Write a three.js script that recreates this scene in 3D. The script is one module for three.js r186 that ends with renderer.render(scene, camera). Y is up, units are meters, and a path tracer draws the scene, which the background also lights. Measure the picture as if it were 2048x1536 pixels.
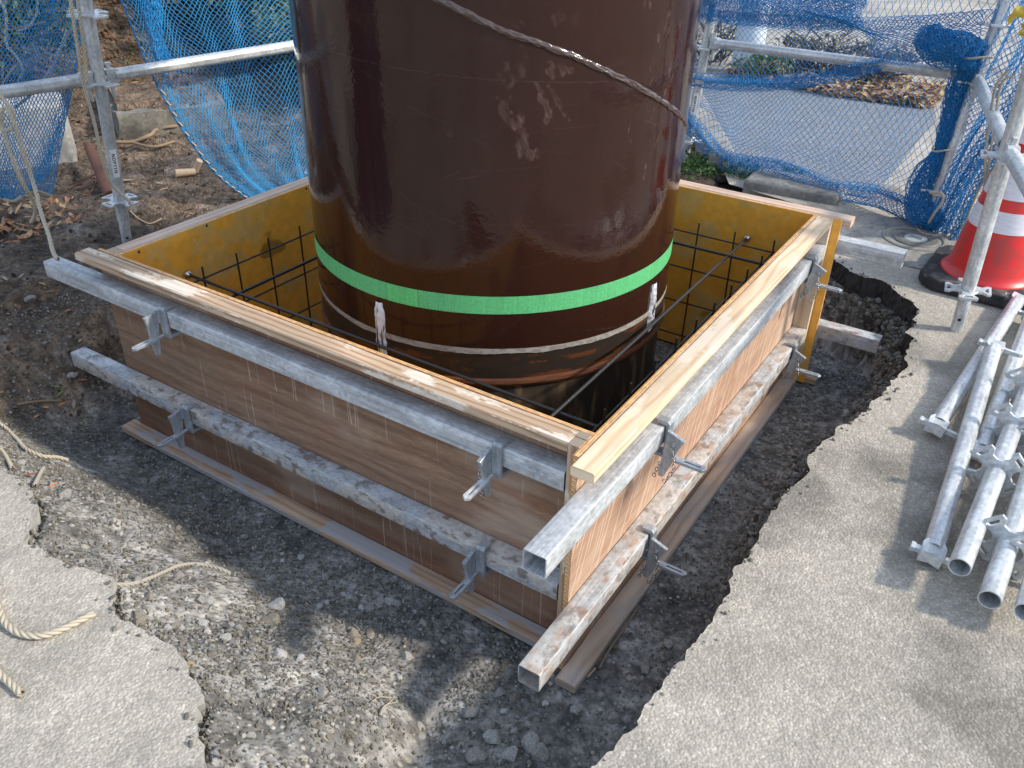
import * as THREE from 'three';
import { RoundedBoxGeometry } from 'three/addons/geometries/RoundedBoxGeometry.js';
import { mergeGeometries, mergeVertices, toCreasedNormals } from 'three/addons/utils/BufferGeometryUtils.js';

// ---------------------------------------------------------------- camera, sky, sun, exposure
const scene = new THREE.Scene();
const camera = new THREE.PerspectiveCamera(48.45, 4 / 3, 0.05, 400);
camera.position.set(0.6018, 0.9736, 1.2548);
camera.up.set(-0.30346, 0.84762, -0.43527);
camera.lookAt(0.6018 - 0.455501, 0.9736 - 0.530277, 1.2548 - 0.71507);
scene.add(camera);

const renderer = new THREE.WebGLRenderer({ antialias: true });
renderer.setSize(1024, 768);
renderer.toneMapping = THREE.LinearToneMapping;
renderer.toneMappingExposure = 1.48;
renderer.shadowMap.enabled = true;

const SUN = new THREE.Vector3(0.92, 0.70, -0.39).normalize();
{ // clear winter sky, brighter toward the sun and the horizon
  const w = 256, h = 128, d = new Float32Array(w * h * 4);
  for (let j = 0; j < h; j++) for (let i = 0; i < w; i++) {
    const el = ((j + 0.5) / h - 0.5) * Math.PI, az = ((i + 0.5) / w - 0.5) * 2 * Math.PI;
    const dir = new THREE.Vector3(Math.cos(el) * Math.cos(az), Math.sin(el), Math.cos(el) * Math.sin(az));
    const up = Math.max(0, dir.y), c = Math.max(0, dir.dot(SUN));
    const hz = Math.pow(1 - up, 4), gl = 0.9 * Math.pow(c, 14) + 0.2 * Math.pow(c, 3);
    const k = (j * w + i) * 4;
    d[k] = 0.43 + 0.86 * hz + gl; d[k + 1] = 0.56 + 0.86 * hz + 0.95 * gl; d[k + 2] = 0.80 + 0.72 * hz + 0.85 * gl; d[k + 3] = 1;
    if (dir.y < 0) { d[k] = 0.2; d[k + 1] = 0.19; d[k + 2] = 0.17; }
  }
  const t = new THREE.DataTexture(d, w, h, THREE.RGBAFormat, THREE.FloatType);
  t.mapping = THREE.EquirectangularReflectionMapping; t.magFilter = THREE.LinearFilter; t.minFilter = THREE.LinearFilter; t.needsUpdate = true;
  scene.background = t; scene.environment = t;
}
const sun = new THREE.DirectionalLight(new THREE.Color().setRGB(1, 0.92, 0.80), 3.2);
sun.position.copy(SUN).multiplyScalar(20); sun.target.position.set(-0.7, -0.3, -0.6);
sun.castShadow = true; sun.shadow.radius = 8; sun.shadow.mapSize.set(4096, 4096);
Object.assign(sun.shadow.camera, { left: -7, right: 7, top: 7, bottom: -7, near: 1, far: 50 });
scene.add(sun, sun.target);

// ---------------------------------------------------------------- helpers
let seed = 7;
const rnd = () => { seed = (seed * 1664525 + 1013904223) >>> 0; return seed / 4294967296; };
const rr = (a, b) => a + (b - a) * rnd();
const V = (x, y, z) => new THREE.Vector3(x, y, z);
const vv = a => new THREE.Vector3(a[0], a[1], a[2]);
const clamp = (x, a, b) => Math.min(b, Math.max(a, x));
const sst = (a, b, x) => { const t = clamp((x - a) / (b - a), 0, 1); return t * t * (3 - 2 * t); };
const mix = (a, b, t) => a + (b - a) * t;
function hsh(i, j, s = 0) { let h = (i * 374761393 + j * 668265263 + s * 1442695041) | 0; h = Math.imul(h ^ (h >>> 13), 1274126177); h ^= h >>> 16; return (h >>> 0) / 4294967296; }
const wrap = (a, p) => p ? ((a % p) + p) % p : a;
function vnoise(x, y, px = 0, py = 0, s = 0) {
  const i = Math.floor(x), j = Math.floor(y); let u = x - i, v = y - j; u = u * u * (3 - 2 * u); v = v * v * (3 - 2 * v);
  const i0 = wrap(i, px), i1 = wrap(i + 1, px), j0 = wrap(j, py), j1 = wrap(j + 1, py);
  return mix(mix(hsh(i0, j0, s), hsh(i1, j0, s), u), mix(hsh(i0, j1, s), hsh(i1, j1, s), u), v);
}
function fbm(x, y, o = 4, px = 0, py = 0, s = 0) { let a = 0.5, r = 0, n = 0; for (let k = 0; k < o; k++) { r += a * vnoise(x, y, px, py, s + k); n += a; a *= 0.5; x *= 2; y *= 2; px *= 2; py *= 2; } return r / n; }
function worley(x, y, p, s) { // nearest, second nearest, id
  const i = Math.floor(x), j = Math.floor(y); let a = 9, b = 9, id = 0;
  for (let dj = -1; dj <= 1; dj++) for (let di = -1; di <= 1; di++) {
    const ii = wrap(i + di, p), jj = wrap(j + dj, p);
    const dx = i + di + hsh(ii, jj, s) - x, dy = j + dj + hsh(ii, jj, s + 1) - y, d = dx * dx + dy * dy;
    if (d < a) { b = a; a = d; id = hsh(ii, jj, s + 2); } else if (d < b) b = d;
  }
  return [Math.sqrt(a), Math.sqrt(b), id];
}
function tex(w, h, sx, sy, fn, srgb = true) { // fn(u,v) -> [r,g,b] 0..1 ; sx, sy: metres covered
  const d = new Uint8Array(w * h * 4);
  for (let j = 0; j < h; j++) for (let i = 0; i < w; i++) {
    const c = fn(i / w, j / h), k = (j * w + i) * 4;
    d[k] = clamp(c[0], 0, 1) * 255; d[k + 1] = clamp(c[1], 0, 1) * 255; d[k + 2] = clamp(c[2], 0, 1) * 255; d[k + 3] = 255;
  }
  const t = new THREE.DataTexture(d, w, h, THREE.RGBAFormat);
  t.wrapS = t.wrapT = THREE.RepeatWrapping; t.magFilter = THREE.LinearFilter; t.minFilter = THREE.LinearMipmapLinearFilter; t.generateMipmaps = true;
  if (srgb) t.colorSpace = THREE.SRGBColorSpace;
  t.repeat.set(1 / sx, 1 / sy); t.needsUpdate = true;
  return t;
}
const mixc = (a, b, t) => [mix(a[0], b[0], t), mix(a[1], b[1], t), mix(a[2], b[2], t)];
const mulc = (a, k) => [a[0] * k, a[1] * k, a[2] * k];
const lin = (r, g, b) => new THREE.Color().setRGB(r, g, b);
const M = (o) => new THREE.MeshStandardMaterial(o);

const used = new Map();
function numbered(n) { const k = used.get(n) || 0; used.set(n, k + 1); return k ? n + '_' + String(k).padStart(3, '0') : n; }
function thing(name, label, category, group) {
  const g = new THREE.Group(); g.name = numbered(name); g.userData = { label, category }; if (group) g.userData.group = group; scene.add(g); return g;
}
function part(name, geo, mat, parent, label) {
  const m = new THREE.Mesh(geo, mat); m.name = name; m.castShadow = m.receiveShadow = true; parent.add(m); if (label) m.userData.label = label; return m;
}
function single(name, label, category, geo, mat, group) { const m = part(numbered(name), geo, mat, scene); m.userData = { label, category }; if (group) m.userData.group = group; return m; }
function struct(name, geo, mat) { const m = part(numbered(name), geo, mat, scene); m.userData = { kind: 'structure' }; return m; }

// metric uv by dominant normal; axis = long direction (0 x, 1 y, 2 z) runs along u
function metric(geo, axis = 0, off = 0) {
  const g = geo.index ? geo.toNonIndexed() : geo; g.computeBoundingBox();
  const p = g.attributes.position, n = g.attributes.normal, uv = new Float32Array(p.count * 2);
  for (let i = 0; i < p.count; i++) {
    const c = [p.getX(i), p.getY(i), p.getZ(i)], m = [Math.abs(n.getX(i)), Math.abs(n.getY(i)), Math.abs(n.getZ(i))];
    m[axis] *= 0.4; const k = m[0] >= m[1] && m[0] >= m[2] ? 0 : m[1] >= m[2] ? 1 : 2;
    let a, b; if (k === axis) { a = (axis + 1) % 3; b = (axis + 2) % 3; } else { a = axis; b = 3 - axis - k; }
    uv[2 * i] = c[a] + off; uv[2 * i + 1] = c[b] + k * 0.13 + off * 0.37;
  }
  g.setAttribute('uv', new THREE.BufferAttribute(uv, 2)); return g;
}
function box(x0, x1, y0, y1, z0, z1, axis = 0, off = 0, r = 0.0016) {
  const w = x1 - x0, h = y1 - y0, d = z1 - z0;
  const g = new RoundedBoxGeometry(w, h, d, 1, Math.min(r, w / 2.01, h / 2.01, d / 2.01));
  g.translate((x0 + x1) / 2, (y0 + y1) / 2, (z0 + z1) / 2); return metric(g, axis, off);
}
// sawn timber: box whose long faces wander a little
function timber(x0, x1, y0, y1, z0, z1, axis, off, amp = 0.0012) {
  const w = x1 - x0, h = y1 - y0, d = z1 - z0, L = [w, h, d][axis], n = Math.max(4, Math.round(L / 0.06));
  const seg = [3, 3, 3]; seg[axis] = n;
  let g = new THREE.BoxGeometry(w, h, d, ...seg); const p = g.attributes.position;
  const half = [w / 2, h / 2, d / 2], e = 0.0022;
  for (let i = 0; i < p.count; i++) {
    const c = [p.getX(i), p.getY(i), p.getZ(i)];
    const on = c.map((v, k) => Math.abs(Math.abs(v) - half[k]) < 1e-6);
    for (let k = 0; k < 3; k++) if (k !== axis && !on[k]) c[k] = Math.sign(c[k]) * (half[k] - e * 1.6);
    const t = c[axis] * 7 + off * 9;
    const cnt = (on[0] && axis !== 0 ? 1 : 0) + (on[1] && axis !== 1 ? 1 : 0) + (on[2] && axis !== 2 ? 1 : 0);
    if (cnt === 2) for (let k = 0; k < 3; k++) if (k !== axis) c[k] -= Math.sign(c[k]) * e * (0.4 + 0.7 * vnoise(t * 5, k + off));
    for (let k = 0; k < 3; k++) if (k !== axis) c[k] += (vnoise(t, k * 7 + 3.1 + off) - 0.5) * amp * 2;
    p.setXYZ(i, c[0] + (x0 + x1) / 2, c[1] + (y0 + y1) / 2, c[2] + (z0 + z1) / 2);
  }
  g.deleteAttribute('normal'); g.deleteAttribute('uv'); g = mergeVertices(g, 1e-5).toNonIndexed(); g.computeVertexNormals(); g = toCreasedNormals(g, 0.5);
  return metric(g, axis, off);
}
function tube(pts, r, rs = 10, closed = false, ts) {
  const c = new THREE.CatmullRomCurve3(pts, closed); return new THREE.TubeGeometry(c, ts || Math.max(2, (pts.length - 1) * 6), r, rs, closed);
}
// straight capped bar between two points, uv metric
function rod(a, b, r, rs = 14, r2) {
  const L = a.distanceTo(b); const g = new THREE.CylinderGeometry(r2 || r, r, L, rs, 1); const uv = g.attributes.uv, n = rs + 1;
  for (let i = 0; i < 2 * n; i++) uv.setXY(i, uv.getY(i) * L, uv.getX(i) * 6.283 * r);
  g.translate(0, L / 2, 0); g.applyQuaternion(new THREE.Quaternion().setFromUnitVectors(V(0, 1, 0), b.clone().sub(a).normalize())); g.translate(a.x, a.y, a.z); return g;
}
// open pipe with wall thickness
function pipe(a, b, r, wall = 0.0026, rs = 28) {
  const L = a.distanceTo(b), n = 12, pts = [];
  pts.push(V(r - wall, 0, 0), V(r, 0, 0)); for (let i = 1; i < n; i++) pts.push(V(r, L * i / n, 0)); pts.push(V(r, L, 0), V(r - wall, L, 0), V(r - wall, 0, 0));
  let g = new THREE.LatheGeometry(pts.map(p => new THREE.Vector2(p.x, p.y)), rs); g = toCreasedNormals(g, 0.6);
  const p = g.attributes.position, uv = g.attributes.uv; for (let i = 0; i < p.count; i++) uv.setXY(i, p.getY(i), uv.getX(i) * 6.283 * r);
  g.applyQuaternion(new THREE.Quaternion().setFromUnitVectors(V(0, 1, 0), b.clone().sub(a).normalize())); g.translate(a.x, a.y, a.z); return g;
}
function strip(g) { const q = g.index ? g.toNonIndexed() : g; for (const k of Object.keys(q.attributes)) if (!['position', 'normal', 'uv'].includes(k)) q.deleteAttribute(k); if (!q.attributes.uv) q.setAttribute('uv', new THREE.BufferAttribute(new Float32Array(q.attributes.position.count * 2), 2)); return q; }
const join = (...gs) => mergeGeometries(gs.flat().map(strip));
// three-strand laid rope
function rope(pts, R, pitch = R * 7) {
  const c = new THREE.CatmullRomCurve3(pts, false, 'centripetal'), L = c.getLength(), N = Math.max(12, Math.round(L / pitch * 9)), out = [];
  const fr = c.computeFrenetFrames(N, false), P = c.getSpacedPoints(N);
  for (let s = 0; s < 3; s++) {
    const q = []; for (let i = 0; i <= N; i++) { const a = i / N * L / pitch * 6.283 + s * 2.094; q.push(P[i].clone().addScaledVector(fr.normals[i], Math.cos(a) * R * 0.5).addScaledVector(fr.binormals[i], Math.sin(a) * R * 0.5)); }
    out.push(new THREE.TubeGeometry(new THREE.CatmullRomCurve3(q), N, R * 0.54, 6, false));
  }
  return join(out);
}
const lerpV = (a, b, t) => a.clone().lerp(b, t);
function extr(pts, th, holes = []) { const s = new THREE.Shape(pts.map(p => new THREE.Vector2(p[0], p[1]))); for (const h of holes) s.holes.push(new THREE.Path(h.map(p => new THREE.Vector2(p[0], p[1])))); return new THREE.ExtrudeGeometry(s, { depth: th, bevelEnabled: true, bevelThickness: 0.0008, bevelSize: 0.0008, bevelSegments: 1, curveSegments: 6 }); }
function place(geo, o, X, Y, Z) { geo.applyMatrix4(new THREE.Matrix4().makeBasis(X, Y, Z).setPosition(o)); return geo; }

// ---------------------------------------------------------------- materials
console.log('textures');
const asphaltC = tex(2048, 2048, 3.2, 3.2, (u, v) => {
  const big = fbm(u * 5, v * 5, 4, 5, 5, 40), w = worley(u * 620, v * 620, 620, 3), d = fbm(u * 260, v * 260, 3, 260, 260, 11), md = fbm(u * 34, v * 34, 4, 34, 34, 71);
  let c = mixc([0.555, 0.53, 0.485], [0.675, 0.645, 0.595], big);
  const st = sst(0.62, 0.25, w[0]);
  c = mixc(c, mixc([0.42, 0.40, 0.37], [0.80, 0.77, 0.71], w[2]), st * 0.55 * (0.4 + d));
  c = mulc(c, 0.80 + 0.2 * d + 0.2 * md);

  const stain = sst(0.62, 0.72, fbm(u * 9 + 3, v * 9, 4, 9, 9, 60)); c = mixc(c, [0.68, 0.65, 0.59], stain * 0.5); const dk = sst(0.60, 0.72, fbm(u * 7 + 11, v * 7 + 2, 5, 7, 7, 160)); c = mulc(c, 1 - 0.2 * dk);
  return c;
});
const asphaltB = tex(2048, 2048, 3.2, 3.2, (u, v) => {
  const w = worley(u * 620, v * 620, 620, 3), w2 = worley(u * 300, v * 300, 300, 9), d = fbm(u * 120, v * 120, 4, 120, 120, 21);
  const h = 0.5 * sst(0.75, 0.2, w[0]) * (0.4 + 0.6 * w[2]) + 0.25 * sst(0.7, 0.15, w2[0]) * w2[2] + 0.22 * d; return [h, h, h];
}, false);
const asphalt = M({ map: asphaltC, bumpMap: asphaltB, bumpScale: 0.0026, roughness: 0.95 });
const asphaltEdge = M({ color: lin(0.035, 0.033, 0.032), roughness: 0.9 });
const walkC = tex(512, 512, 1, 1, (u, v) => { const w = worley(u * 90, v * 90, 90, 3), d = fbm(u * 8, v * 8, 4, 8, 8, 2); let c = mixc([0.36, 0.38, 0.41], [0.42, 0.44, 0.465], d); return mixc(c, [0.78, 0.79, 0.8], sst(0.4, 0.2, w[0]) * w[2] * 0.8); });
const walkMat = M({ map: walkC, bumpMap: walkC, bumpScale: 0.002, roughness: 0.95 });
const concreteC = tex(512, 512, 0.8, 0.8, (u, v) => { const d = fbm(u * 8, v * 8, 5, 8, 8, 5), s = fbm(u * 60, v * 60, 2, 60, 60, 8); const k = 0.52 + 0.2 * (d - 0.5) + 0.16 * (s - 0.5); return [k, k * 0.985, k * 0.94]; });
const concrete = M({ map: concreteC, bumpMap: concreteC, bumpScale: 0.004, roughness: 0.95 });
const soilC = tex(1024, 1024, 1.3, 1.3, (u, v) => {
  const a = fbm(u * 10, v * 10, 5, 10, 10, 1), b = fbm(u * 70, v * 70, 3, 70, 70, 2), w = worley(u * 110, v * 110, 110, 4), w2 = worley(u * 40, v * 40, 40, 14);
  let k = 0.50 + 0.4 * (a - 0.5) + 0.5 * (b - 0.5); let c = [k, k, k];
  if (w[2] > 0.7) c = mixc(c, mulc([0.72, 0.71, 0.69], 0.5 + 0.5 * hsh(w[2] * 9999 | 0, 3)), sst(0.42, 0.2, w[0] + 0.5 * (b - 0.5)));
  if (w2[2] > 0.86) c = mixc(c, [0.62, 0.61, 0.59], sst(0.26, 0.14, w2[0] + 0.4 * (b - 0.5)));
  return c;
});
const soilB = tex(1024, 1024, 1.3, 1.3, (u, v) => {
  const a = fbm(u * 16, v * 16, 6, 16, 16, 1), w = worley(u * 110, v * 110, 110, 4), w2 = worley(u * 40, v * 40, 40, 14);
  const h = 0.55 * a + 0.2 * sst(0.5, 0.1, w[0]) + 0.3 * (w2[2] > 0.6 ? sst(0.4, 0.1, w2[0]) : 0); return [h, h, h];
}, false);
const soil = M({ map: soilC, bumpMap: soilB, bumpScale: 0.016, vertexColors: true, roughness: 1 });

// wood: u along the grain
function woodTex(base, dark, o) {
  return tex(1024, 256, 1.3, 0.2, (u, v) => {
    const wob = fbm(u * 5, v * 4, 3, 5, 4, o.s), ring = 0.5 + 0.5 * Math.sin((v * 0.2 * (o.ring || 330) + wob * 7) * 1.0);
    const fib = fbm(u * 24, v * 120, 3, 24, 120, o.s + 3), blot = fbm(u * 7, v * 5, 4, 7, 5, o.s + 9);
    let c = mixc(base, dark, 0.55 * Math.pow(ring, 3) * (o.rk || 1) + 0.35 * (fib - 0.4));
    c = mulc(c, 0.86 + 0.28 * blot);
    if (o.mortar) { const m = sst(0.50, 0.66, fbm(u * 12, v * 6, 4, 12, 6, o.s + 20) + 0.16 * (fbm(u * 140, v * 50, 2, 140, 50, o.s + 22) - 0.5)); c = mixc(c, o.mc || [0.90, 0.87, 0.82], m * o.mortar * (0.55 + 0.6 * fib)); }
    if (o.grey) { const m = sst(0.46, 0.56, fbm(u * 8, v * 3, 4, 8, 3, o.s + 30)); c = mixc(c, o.gc || [0.60, 0.61, 0.63], m * o.grey); }
    return c;
  });
}
const wm = (t, o = {}) => M({ map: t, bumpMap: t, bumpScale: 0.0012, roughness: 0.78, ...o });
const woodMortar = wm(woodTex([0.74, 0.64, 0.53], [0.50, 0.37, 0.27], { s: 3, mortar: 0.85 }));
const woodFresh = wm(woodTex([0.84, 0.75, 0.63], [0.70, 0.56, 0.41], { s: 13, ring: 210, mortar: 0.5, mc: [0.88, 0.84, 0.80] }));
const woodPink = wm(woodTex([0.80, 0.69, 0.60], [0.65, 0.51, 0.43], { s: 23, ring: 260, mortar: 0.25 }));
const woodBase = wm(woodTex([0.75, 0.63, 0.52], [0.56, 0.43, 0.33], { s: 33, grey: 0.75, gc: [0.66, 0.67, 0.69] }));
const woodBaseB = wm(woodTex([0.77, 0.69, 0.61], [0.60, 0.51, 0.43], { s: 43, grey: 0.35, ring: 160 }));
const woodEnd = wm(tex(256, 256, 0.06, 0.06, (u, v) => { const k = 0.5 + 0.5 * Math.sin(v * 150 + 2 * vnoise(u * 4, v * 4, 4, 4)); return mixc([0.66, 0.60, 0.53], [0.38, 0.32, 0.27], Math.pow(k, 2)); }));
const plyEdge = wm(tex(256, 64, 0.4, 0.012, (u, v) => { const l = Math.floor(v * 5) % 2; return mulc(l ? [0.70, 0.50, 0.33] : [0.86, 0.70, 0.50], 0.85 + 0.3 * vnoise(u * 40, v * 5, 40, 5)); }));
// stained plywood faces; v = height
function plyTex(base, dark, scr, s, drips) {
  return tex(2048, 1024, 1.7, 0.62, (u, v) => {
    const g = fbm(u * 10, v * 60, 4, 10, 60, s), blot = fbm(u * 5, v * 4, 5, 5, 4, s + 4), wv = 0.5 + 0.5 * Math.sin(v * 90 + fbm(u * 4, v * 5, 3, 4, 5, s + 6) * 16);
    let c = mixc(base, dark, clamp(0.45 * blot + 0.55 * g - 0.05 + 0.22 * wv * wv, 0, 1)); c = mulc(c, (0.82 + 0.36 * blot) * (0.86 + 0.28 * fbm(u * 110, v * 420, 2, 110, 420, s + 50)));
    const hazy = sst(0.52, 0.7, fbm(u * 6 + 2, v * 3, 4, 6, 3, s + 12)); c = mixc(c, scr, hazy * 0.34); const redd = sst(0.5, 0.66, fbm(u * 3 + 6, v * 9, 4, 3, 9, s + 40)); c = mixc(c, mulc([0.50, 0.30, 0.20], 0.8 + 0.4 * g), redd * 0.35);
    const col = Math.floor(u * 210), hr = hsh(col, 1, s), x = u * 210 - col; // runs of cement water, each with its own start and end
    if (hr > 1 - drips) { const top = hsh(col, 2, s), len = 0.15 + 0.5 * hsh(col, 3, s), wob = (vnoise(v * 14, col) - 0.5) * 0.5, wd = 0.12 + 0.3 * hsh(col, 7, s), m = sst(wd, wd * 0.3, Math.abs(x - 0.5 + wob)) * (v < top && v > top - len ? 1 : 0) * (0.35 + 0.65 * vnoise(v * 70, col + 0.5)); c = mixc(c, scr, m * (0.3 + 0.5 * hsh(col, 8, s))); }
    return c;
  });
}
const plyOutA = wm(plyTex([0.65, 0.54, 0.44], [0.40, 0.29, 0.215], [0.82, 0.77, 0.72], 5, 0.3), { roughness: 0.7 });
const plyOutBt = tex(2048, 1024, 1.7, 0.62, (u, v) => {
  const g = fbm(u * 12, v * 70, 4, 12, 70, 71), blot = fbm(u * 5, v * 4, 4, 5, 4, 74);
  let c = mixc([0.74, 0.62, 0.52], [0.56, 0.41, 0.32], clamp(0.5 * blot + 0.6 * g - 0.1, 0, 1));
  const q = (u * 1.7 + v * 0.25) * 130, col = Math.floor(q), m = sst(0.3, 0.1, Math.abs(q - col - 0.5 + 0.4 * (vnoise(v * 20, col) - 0.5))) * (hsh(col, 5, 2) > 0.45 ? 1 : 0) * sst(0.42, 0.62, vnoise(v * 9 + col, col * 3.3)); c = mixc(c, [0.88, 0.80, 0.72], m * 0.8); c = mixc(c, [0.80, 0.72, 0.64], 0.45 * sst(0.5, 0.68, fbm(u * 7 + 3, v * 3 + u * 4, 5, 7, 0, 95)));
  return c;
});
const plyOutB = wm(plyOutBt, { roughness: 0.7 });
const yellowT = tex(1024, 1024, 1.5, 0.6, (u, v) => {
  const a = fbm(u * 7, v * 4, 5, 7, 4, 81), b = fbm(u * 16, v * 7, 4, 16, 7, 85), f = fbm(u * 80, v * 30, 2, 80, 30, 88);
  let c = mixc([0.91, 0.63, 0.21], [0.96, 0.72, 0.30], a); c = mixc(c, [0.82, 0.69, 0.46], sst(0.52, 0.68, b) * 0.6); c = mulc(c, 0.94 + 0.12 * f);
  const sp = worley(u * 30, v * 12, 30, 5); if (sp[2] > 0.8) c = mixc(c, [0.82, 0.76, 0.64], sst(0.18, 0.05, sp[0]) * 0.6);
  const dk = sst(0.74, 0.8, fbm(u * 9 + 5, v * 6, 4, 9, 6, 91)); c = mixc(c, [0.38, 0.30, 0.16], dk * 0.5);
  return c;
});
const yellow = new THREE.MeshPhysicalMaterial({ map: yellowT, roughness: 0.42, clearcoat: 0.35, clearcoatRoughness: 0.3 });

// galvanised steel
function galvTex(o) {
  return tex(2048, 512, 1.1, 0.21, (u, v) => {
    const a = fbm(u * 18, v * 5, 5, 18, 5, o.s), b = fbm(u * 120, v * 30, 3, 120, 30, o.s + 5), st = fbm(u * 10, v * 90, 3, 10, 90, o.s + 7);
    let k = 0.72 + 0.22 * (a - 0.5) + 0.20 * (b - 0.5) + (o.st ?? 0.22) * (st - 0.5); let c = [k * 0.985, k, k * 1.01];
    if (o.crust) { const m = sst(0.44, 0.58, fbm(u * 9, v * 3, 4, 9, 3, o.s + 11) + 0.2 * (b - 0.5)); c = mixc(c, mulc([0.76, 0.73, 0.69], 0.85 + 0.3 * b), m * o.crust); const n = sst(0.54, 0.74, fbm(u * 40, v * 10, 5, 40, 10, o.s + 13) + 0.25 * (b - 0.5)); c = mixc(c, [0.45, 0.40, 0.36], n * o.crust * 0.8); }
    if (o.rust) { const m = sst(0.52, 0.74, fbm(u * 30, v * 7, 5, 30, 7, o.s + 15) + 0.2 * (b - 0.5)); c = mixc(c, [0.55, 0.31, 0.16], m * o.rust); }
    return c;
  });
}
const gm = (t, o = {}) => M({ map: t, bumpMap: t, bumpScale: 0.0004, metalness: 0.2, roughness: 0.5, ...o });
const galv = gm(galvTex({ s: 2 }));
const galvCrust = gm(galvTex({ s: 12, crust: 0.9 }), { metalness: 0.25, roughness: 0.72 });
const galvRust = gm(galvTex({ s: 22, crust: 0.7, rust: 0.3 }), { metalness: 0.25, roughness: 0.7 });
const galvPipe = gm(galvTex({ s: 32, st: 0.06 }), { metalness: 0.3, roughness: 0.36, color: lin(1.1, 1.1, 1.08) });
const clampSteel = gm(galvTex({ s: 42 }), { metalness: 0.35, roughness: 0.42, color: lin(0.75, 0.78, 0.81) });
const rustySteel = gm(galvTex({ s: 52, rust: 1, crust: 0.4 }), { metalness: 0.3, roughness: 0.7 });
const rebar = M({ color: lin(0.06, 0.06, 0.063), metalness: 0.75, roughness: 0.45 });
const brightSteel = M({ color: lin(0.5, 0.5, 0.5), metalness: 1, roughness: 0.22 });
const ropeMat = M({ color: lin(0.44, 0.385, 0.29), roughness: 0.9 });
const ropeDirty = M({ color: lin(0.36, 0.33, 0.27), roughness: 0.95 });
const netMat = M({ color: lin(0.01, 0.22, 0.52), roughness: 0.6 });
const labelWhite = M({ color: lin(0.75, 0.75, 0.73), roughness: 0.6 });

// ---------------------------------------------------------------- ground
console.log('ground');
const P = -0.3, F = -0.607; // pavement level, pit floor level (the formwork top is y = 0)
const edgeRight = [[0.01,-0.3,-1.904], [0.031,-0.3,-1.868], [0.088,-0.3,-1.816], [0.148,-0.3,-1.79], [0.206,-0.3,-1.801], [0.248,-0.3,-1.78], [0.266,-0.3,-1.738], [0.295,-0.3,-1.702], [0.331,-0.3,-1.68], [0.365,-0.3,-1.636], [0.364,-0.3,-1.591], [0.36,-0.3,-1.553], [0.383,-0.3,-1.535], [0.373,-0.3,-1.494], [0.364,-0.3,-1.439], [0.4,-0.3,-1.412], [0.397,-0.3,-1.352], [0.402,-0.3,-1.28], [0.412,-0.3,-1.202], [0.397,-0.3,-1.119], [0.394,-0.3,-1.067], [0.389,-0.3,-0.994], [0.36,-0.3,-0.847], [0.327,-0.3,-0.756], [0.313,-0.3,-0.663], [0.311,-0.3,-0.593], [0.323,-0.3,-0.516], [0.306,-0.3,-0.451], [0.295,-0.3,-0.408], [0.297,-0.3,-0.316], [0.301,-0.3,-0.248], [0.299,-0.3,-0.134], [0.309,-0.3,-0.037], [0.31,-0.3,0.077], [0.303,-0.3,0.116], [0.298,-0.3,0.16], [0.288,-0.3,0.212], [0.291,-0.3,0.277], [0.291,-0.3,0.334], [0.287,-0.3,0.37], [0.274,-0.3,0.422], [0.272,-0.3,0.452], [0.266,-0.3,0.562]];
const edgeLeft = [[-0.132,-0.3,0.885], [-0.258,-0.3,0.808], [-0.299,-0.3,0.782], [-0.331,-0.3,0.76], [-0.372,-0.3,0.723], [-0.408,-0.3,0.71], [-0.446,-0.3,0.698], [-0.495,-0.3,0.685], [-0.538,-0.3,0.684], [-0.586,-0.3,0.686], [-0.626,-0.3,0.683], [-0.666,-0.3,0.685], [-0.716,-0.3,0.653], [-0.757,-0.3,0.632], [-0.807,-0.3,0.644], [-0.857,-0.3,0.658], [-0.905,-0.3,0.66], [-0.952,-0.3,0.663], [-1.004,-0.3,0.659], [-1.044,-0.3,0.63], [-1.072,-0.3,0.59], [-1.144,-0.3,0.557], [-1.213,-0.3,0.553], [-1.291,-0.3,0.553]];
const front = [[0.05, 0, 1.25], [-0.05, 0, 1.35]];
const lastL = edgeLeft[edgeLeft.length - 1];
const garden = [[lastL[0] - 0.3, 0, lastL[2] + 0.03], [-2.0, 0, 0.42], [-2.12, 0, 0.15], [-2.02, 0, -0.3], [-1.93, 0, -0.9], [-1.86, 0, -1.5], [-1.7, 0, -1.8], [-0.9, 0, -1.86], [-0.2, 0, -1.9]];
function ragged(pts, amp, step) { // subdivide a line and make it uneven
  const o = []; for (let i = 0; i < pts.length - 1; i++) {
    const a = pts[i], b = pts[i + 1], L = Math.hypot(b[0] - a[0], b[2] - a[2]), n = Math.max(1, Math.round(L / step));
    for (let k = 0; k < n; k++) { const t = k / n; const wx = mix(a[0], b[0], t), wz = mix(a[2], b[2], t), q = (sc, sd) => vnoise(wx * sc, wz * sc, 0, 0, sd) - 0.5; o.push([wx + amp * (2.6 * q(22, 1) + 1.6 * q(70, 2) + rr(-0.35, 0.35)), wz + amp * (2.6 * q(22, 3) + 1.6 * q(70, 4) + rr(-0.35, 0.35))]); }
  }
  const l = pts[pts.length - 1]; o.push([l[0], l[2]]); return o;
}
const rR = ragged(edgeRight, 0.006, 0.009), rL = ragged(edgeLeft, 0.006, 0.009);
const pit = [...edgeRight, ...front, ...edgeLeft, ...garden].map(a => [a[0], a[2]]);
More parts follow.
